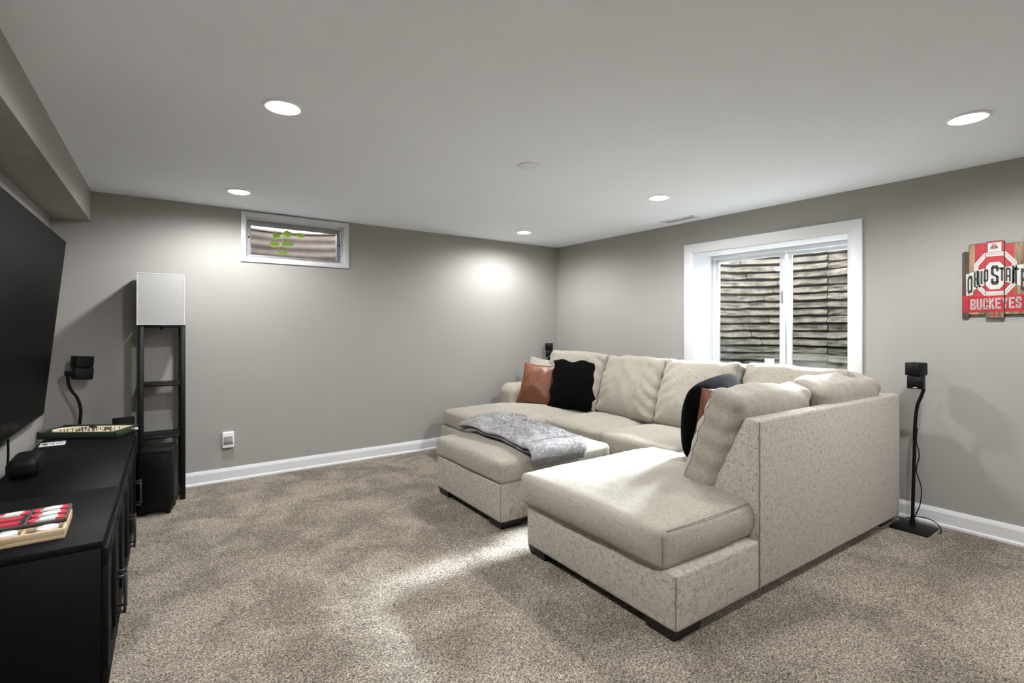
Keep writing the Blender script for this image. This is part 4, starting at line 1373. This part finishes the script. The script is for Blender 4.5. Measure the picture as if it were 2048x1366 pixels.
LET = {
    'H': [[(0, 0), (.32, 0), (.32, 1), (0, 1)], [(.68, 0), (1, 0), (1, 1), (.68, 1)], [(.3, .42), (.7, .42), (.7, .58), (.3, .58)]],
    'I': [[(.1, 0), (.9, 0), (.9, 1), (.1, 1)]],
    'T': [[(.33, 0), (.67, 0), (.67, 1), (.33, 1)], [(0, 0), (1, 0), (1, .16), (0, .16)]],
    'E': [[(0, 0), (.36, 0), (.36, 1), (0, 1)], [(.3, 0), (1, 0), (1, .17), (.3, .17)], [(.3, .42), (.86, .42), (.86, .58), (.3, .58)], [(.3, .83), (1, .83), (1, 1), (.3, 1)]],
    'B': [[(0, 0), (.34, 0), (.34, 1), (0, 1)], [(.3, 0), (.82, 0), (.98, .1), (.6, .17), (.3, .17)], [(.3, .42), (.8, .42), (.92, .5), (.8, .58), (.3, .58)], [(.3, .83), (.6, .83), (.98, .9), (.82, 1), (.3, 1)], [(.64, .1), (.98, .1), (.98, .4), (.84, .5), (.64, .45)], [(.64, .55), (.84, .5), (1, .62), (.98, .9), (.64, .9)]],
    'U': [[(0, 0), (.34, 0), (.34, .9), (0, .9)], [(.66, 0), (1, 0), (1, .9), (.66, .9)], [(0, .85), (1, .85), (.85, 1), (.15, 1)]],
    'C': [[(0, .12), (.34, .12), (.34, .88), (0, .88)], [(0, .14), (.16, 0), (.84, 0), (1, .14), (1, .17), (0, .17)], [(0, .83), (1, .83), (1, .86), (.84, 1), (.16, 1), (0, .86)], [(.66, .1), (1, .1), (1, .36), (.66, .36)], [(.66, .64), (1, .64), (1, .9), (.66, .9)]],
    'K': [[(0, 0), (.34, 0), (.34, 1), (0, 1)], [(.3, .45), (.62, 0), (1, 0), (.62, .5), (.3, .62)], [(.4, .5), (.66, .42), (1, 1), (.64, 1)]],
    'Y': [[(.33, .5), (.67, .5), (.67, 1), (.33, 1)], [(0, 0), (.35, 0), (.62, .5), (.34, .56)], [(.65, 0), (1, 0), (.66, .56), (.40, .5)]],
    'S': [[(0, .14), (.16, 0), (.84, 0), (1, .14), (1, .17), (0, .17)], [(0, .12), (.36, .12), (.36, .46), (0, .40)], [(.64, .12), (1, .12), (1, .32), (.64, .32)], [(0, .40), (.30, .40), (1, .58), (.70, .62), (.1, .5)], [(.64, .54), (1, .58), (1, .88), (.64, .88)], [(0, .68), (.36, .68), (.36, .88), (0, .88)], [(0, .83), (1, .83), (1, .86), (.84, 1), (.16, 1), (0, .86)]],
    'O': [[(0, .14), (.16, 0), (.84, 0), (1, .14), (1, .17), (0, .17)], [(0, .12), (.34, .12), (.34, .88), (0, .88)], [(.66, .12), (1, .12), (1, .88), (.66, .88)], [(0, .83), (1, .83), (1, .86), (.84, 1), (.16, 1), (0, .86)]],
    'A': [[(0, .16), (.34, .16), (.34, 1), (0, 1)], [(.66, .16), (1, .16), (1, 1), (.66, 1)], [(0, .18), (.18, 0), (.82, 0), (1, .18)], [(.3, .55), (.7, .55), (.7, .69), (.3, .69)]],
}


def letter(colour, ch, x0, x1, yl0, yl1, yr0, yr1):
    """letter in a quad whose left/right edges have own top and bottom"""
    for pl_ in LET[ch]:
        pts = []
        for (a, c) in pl_:
            t0 = yl0 + (yr0 - yl0) * a; t1 = yl1 + (yr1 - yl1) * a
            pts.append((x0 + (x1 - x0) * a, t0 + (t1 - t0) * c))
        poly(colour, pts)


def ngon(cx, cy, w, h, ch):
    return [(cx - w, cy - h + ch), (cx - w + ch, cy - h), (cx + w - ch, cy - h), (cx + w, cy - h + ch), (cx + w, cy + h - ch), (cx + w - ch, cy + h), (cx - w + ch, cy + h), (cx - w, cy + h - ch)]


# red field, band and block O
rect('red', 470, 150, 1000, 900)
rect('red', 200, 905, 1300, 1130)
def ring(colour, a, c):
    n = len(a)
    for i in range(n):
        j = (i + 1) % n
        poly(colour, [a[i], a[j], c[j], c[i]])
ring('white', ngon(745, 625, 285, 285, 140), ngon(745, 625, 225, 232, 112))
ring('grey', ngon(745, 625, 268, 270, 132), ngon(745, 625, 250, 254, 124))
# white plate behind the words
poly('white', [(340, 610), (600, 545), (600, 770), (450, 830), (440, 895), (345, 905)])
poly('white', [(880, 545), (1150, 520), (1195, 560), (1195, 860), (1060, 790), (880, 735)])
poly('white', ngon(745, 650, 125, 180, 62))
# words
letter('black', 'O', 362, 438, 650, 880, 620, 860)
letter('black', 'H', 455, 535, 600, 790, 575, 765)
letter('black', 'I', 545, 580, 580, 760, 572, 750)
letter('black', 'O', 592, 660, 568, 735, 556, 720)
letter('black', 'S', 695, 800, 515, 770, 515, 770)
letter('black', 'T', 805, 880, 545, 720, 552, 728)
letter('black', 'A', 884, 952, 550, 725, 556, 738)
letter('black', 'T', 968, 1056, 556, 745, 566, 765)
letter('black', 'E', 1078, 1160, 575, 850, 590, 880)
xs = 405
for i, ch in enumerate('BUCKEYES'):
    w = 84
    letter('grey', ch, xs + 4, xs + w - 6, 952 - i * 2, 1095 - i * 2, 952 - i * 2, 1095 - i * 2)
    xs += 86.5
# little emblem on the raised middle plank
rect('white', 655, 215, 835, 335)
ring('emblem', ngon(738, 265, 32, 34, 14), ngon(738, 265, 22, 24, 10))
for i in range(8): rect('black', 687 + i * 13, 252 + abs(3.5 - i) * 4, 697 + i * 13, 282 + abs(3.5 - i) * 4)
for i in range(9): rect('emblem', 690 + i * 14, 1150, 700 + i * 14, 1172)

PLK = [(285, 388, 300, 1215, .012, 'sg_dark'), (382, 622, 205, 1165, .018, 'sg_wood'), (618, 872, 190, 1210, .026, 'sg_wood'), (868, 1128, 235, 1165, .018, 'sg_wood'), (1120, 1300, 160, 1200, .026, 'sg_wood'), (1296, 1400, 290, 1190, .012, 'sg_dark')]
mb = MB(); u0, v0 = UV(310, 1120); u1, v1 = UV(1380, 330)
mb.box(-.010, 0, -u1, -u0, v0, v1); mb.build('backing_board', M['sg_black'], sg)
for (a, c, d_, e_, depth, wm) in PLK:
    u0, v1 = UV(a, d_); u1, v0 = UV(c, e_)
    rr = .010
    mb = MB()
    pts = []
    for (cx, cy, st0) in ((u1 - rr, v1 - rr, 0), (u0 + rr, v1 - rr, 90), (u0 + rr, v0 + rr, 180), (u1 - rr, v0 + rr, 270)):
        for k in range(4):
            an = math.radians(st0 + 30 * k); pts.append((-(cx + rr * math.cos(an)), cy + rr * math.sin(an)))
    mb.prism(pts, 'x', -depth, -.002)
    pk = mb.build('plank', M['sg_black'], sg)
    ins = .0025
    pts2 = []
    for (cx, cy, st0) in ((u1 - rr, v1 - rr, 0), (u0 + rr, v1 - rr, 90), (u0 + rr, v0 + rr, 180), (u1 - rr, v0 + rr, 270)):
        for k in range(4):
            an = math.radians(st0 + 30 * k); pts2.append((-(cx + (rr - ins) * math.cos(an)), cy + (rr - ins) * math.sin(an)))
    mb = MB(); mb.prism(pts2, 'x', -depth - .0008, -depth + .001); mb.build('wood_face', M[wm], pk)
    for li, colour in enumerate(('red', 'white', 'grey', 'black', 'emblem')):
        bm = bmesh.new()
        for pl_ in SG_LAYERS[colour]:
            try:
                bm.faces.new([bm.verts.new((-depth - .0012 - .0004 * li, -p[0], p[1])) for p in pl_])
            except ValueError:
                pass
        for co, no in (((0, -(u0 + ins), 0), (0, 1, 0)), ((0, -(u1 - ins), 0), (0, -1, 0)), ((0, 0, v1 - ins), (0, 0, 1)), ((0, 0, v0 + ins), (0, 0, -1))):
            bmesh.ops.bisect_plane(bm, geom=list(bm.verts) + list(bm.edges) + list(bm.faces), plane_co=co, plane_no=no, clear_outer=True)
        if len(bm.faces):
            for f in bm.faces:
                f.normal_update()
                if f.normal.x > 0: f.normal_flip()
            mb = MB(); mb.addbm(bm); mb.build('print_' + {'red': 'red', 'white': 'white', 'grey': 'silver', 'black': 'black', 'emblem': 'emblem'}[colour], M['sg_' + colour], pk)
        else:
            bm.free()
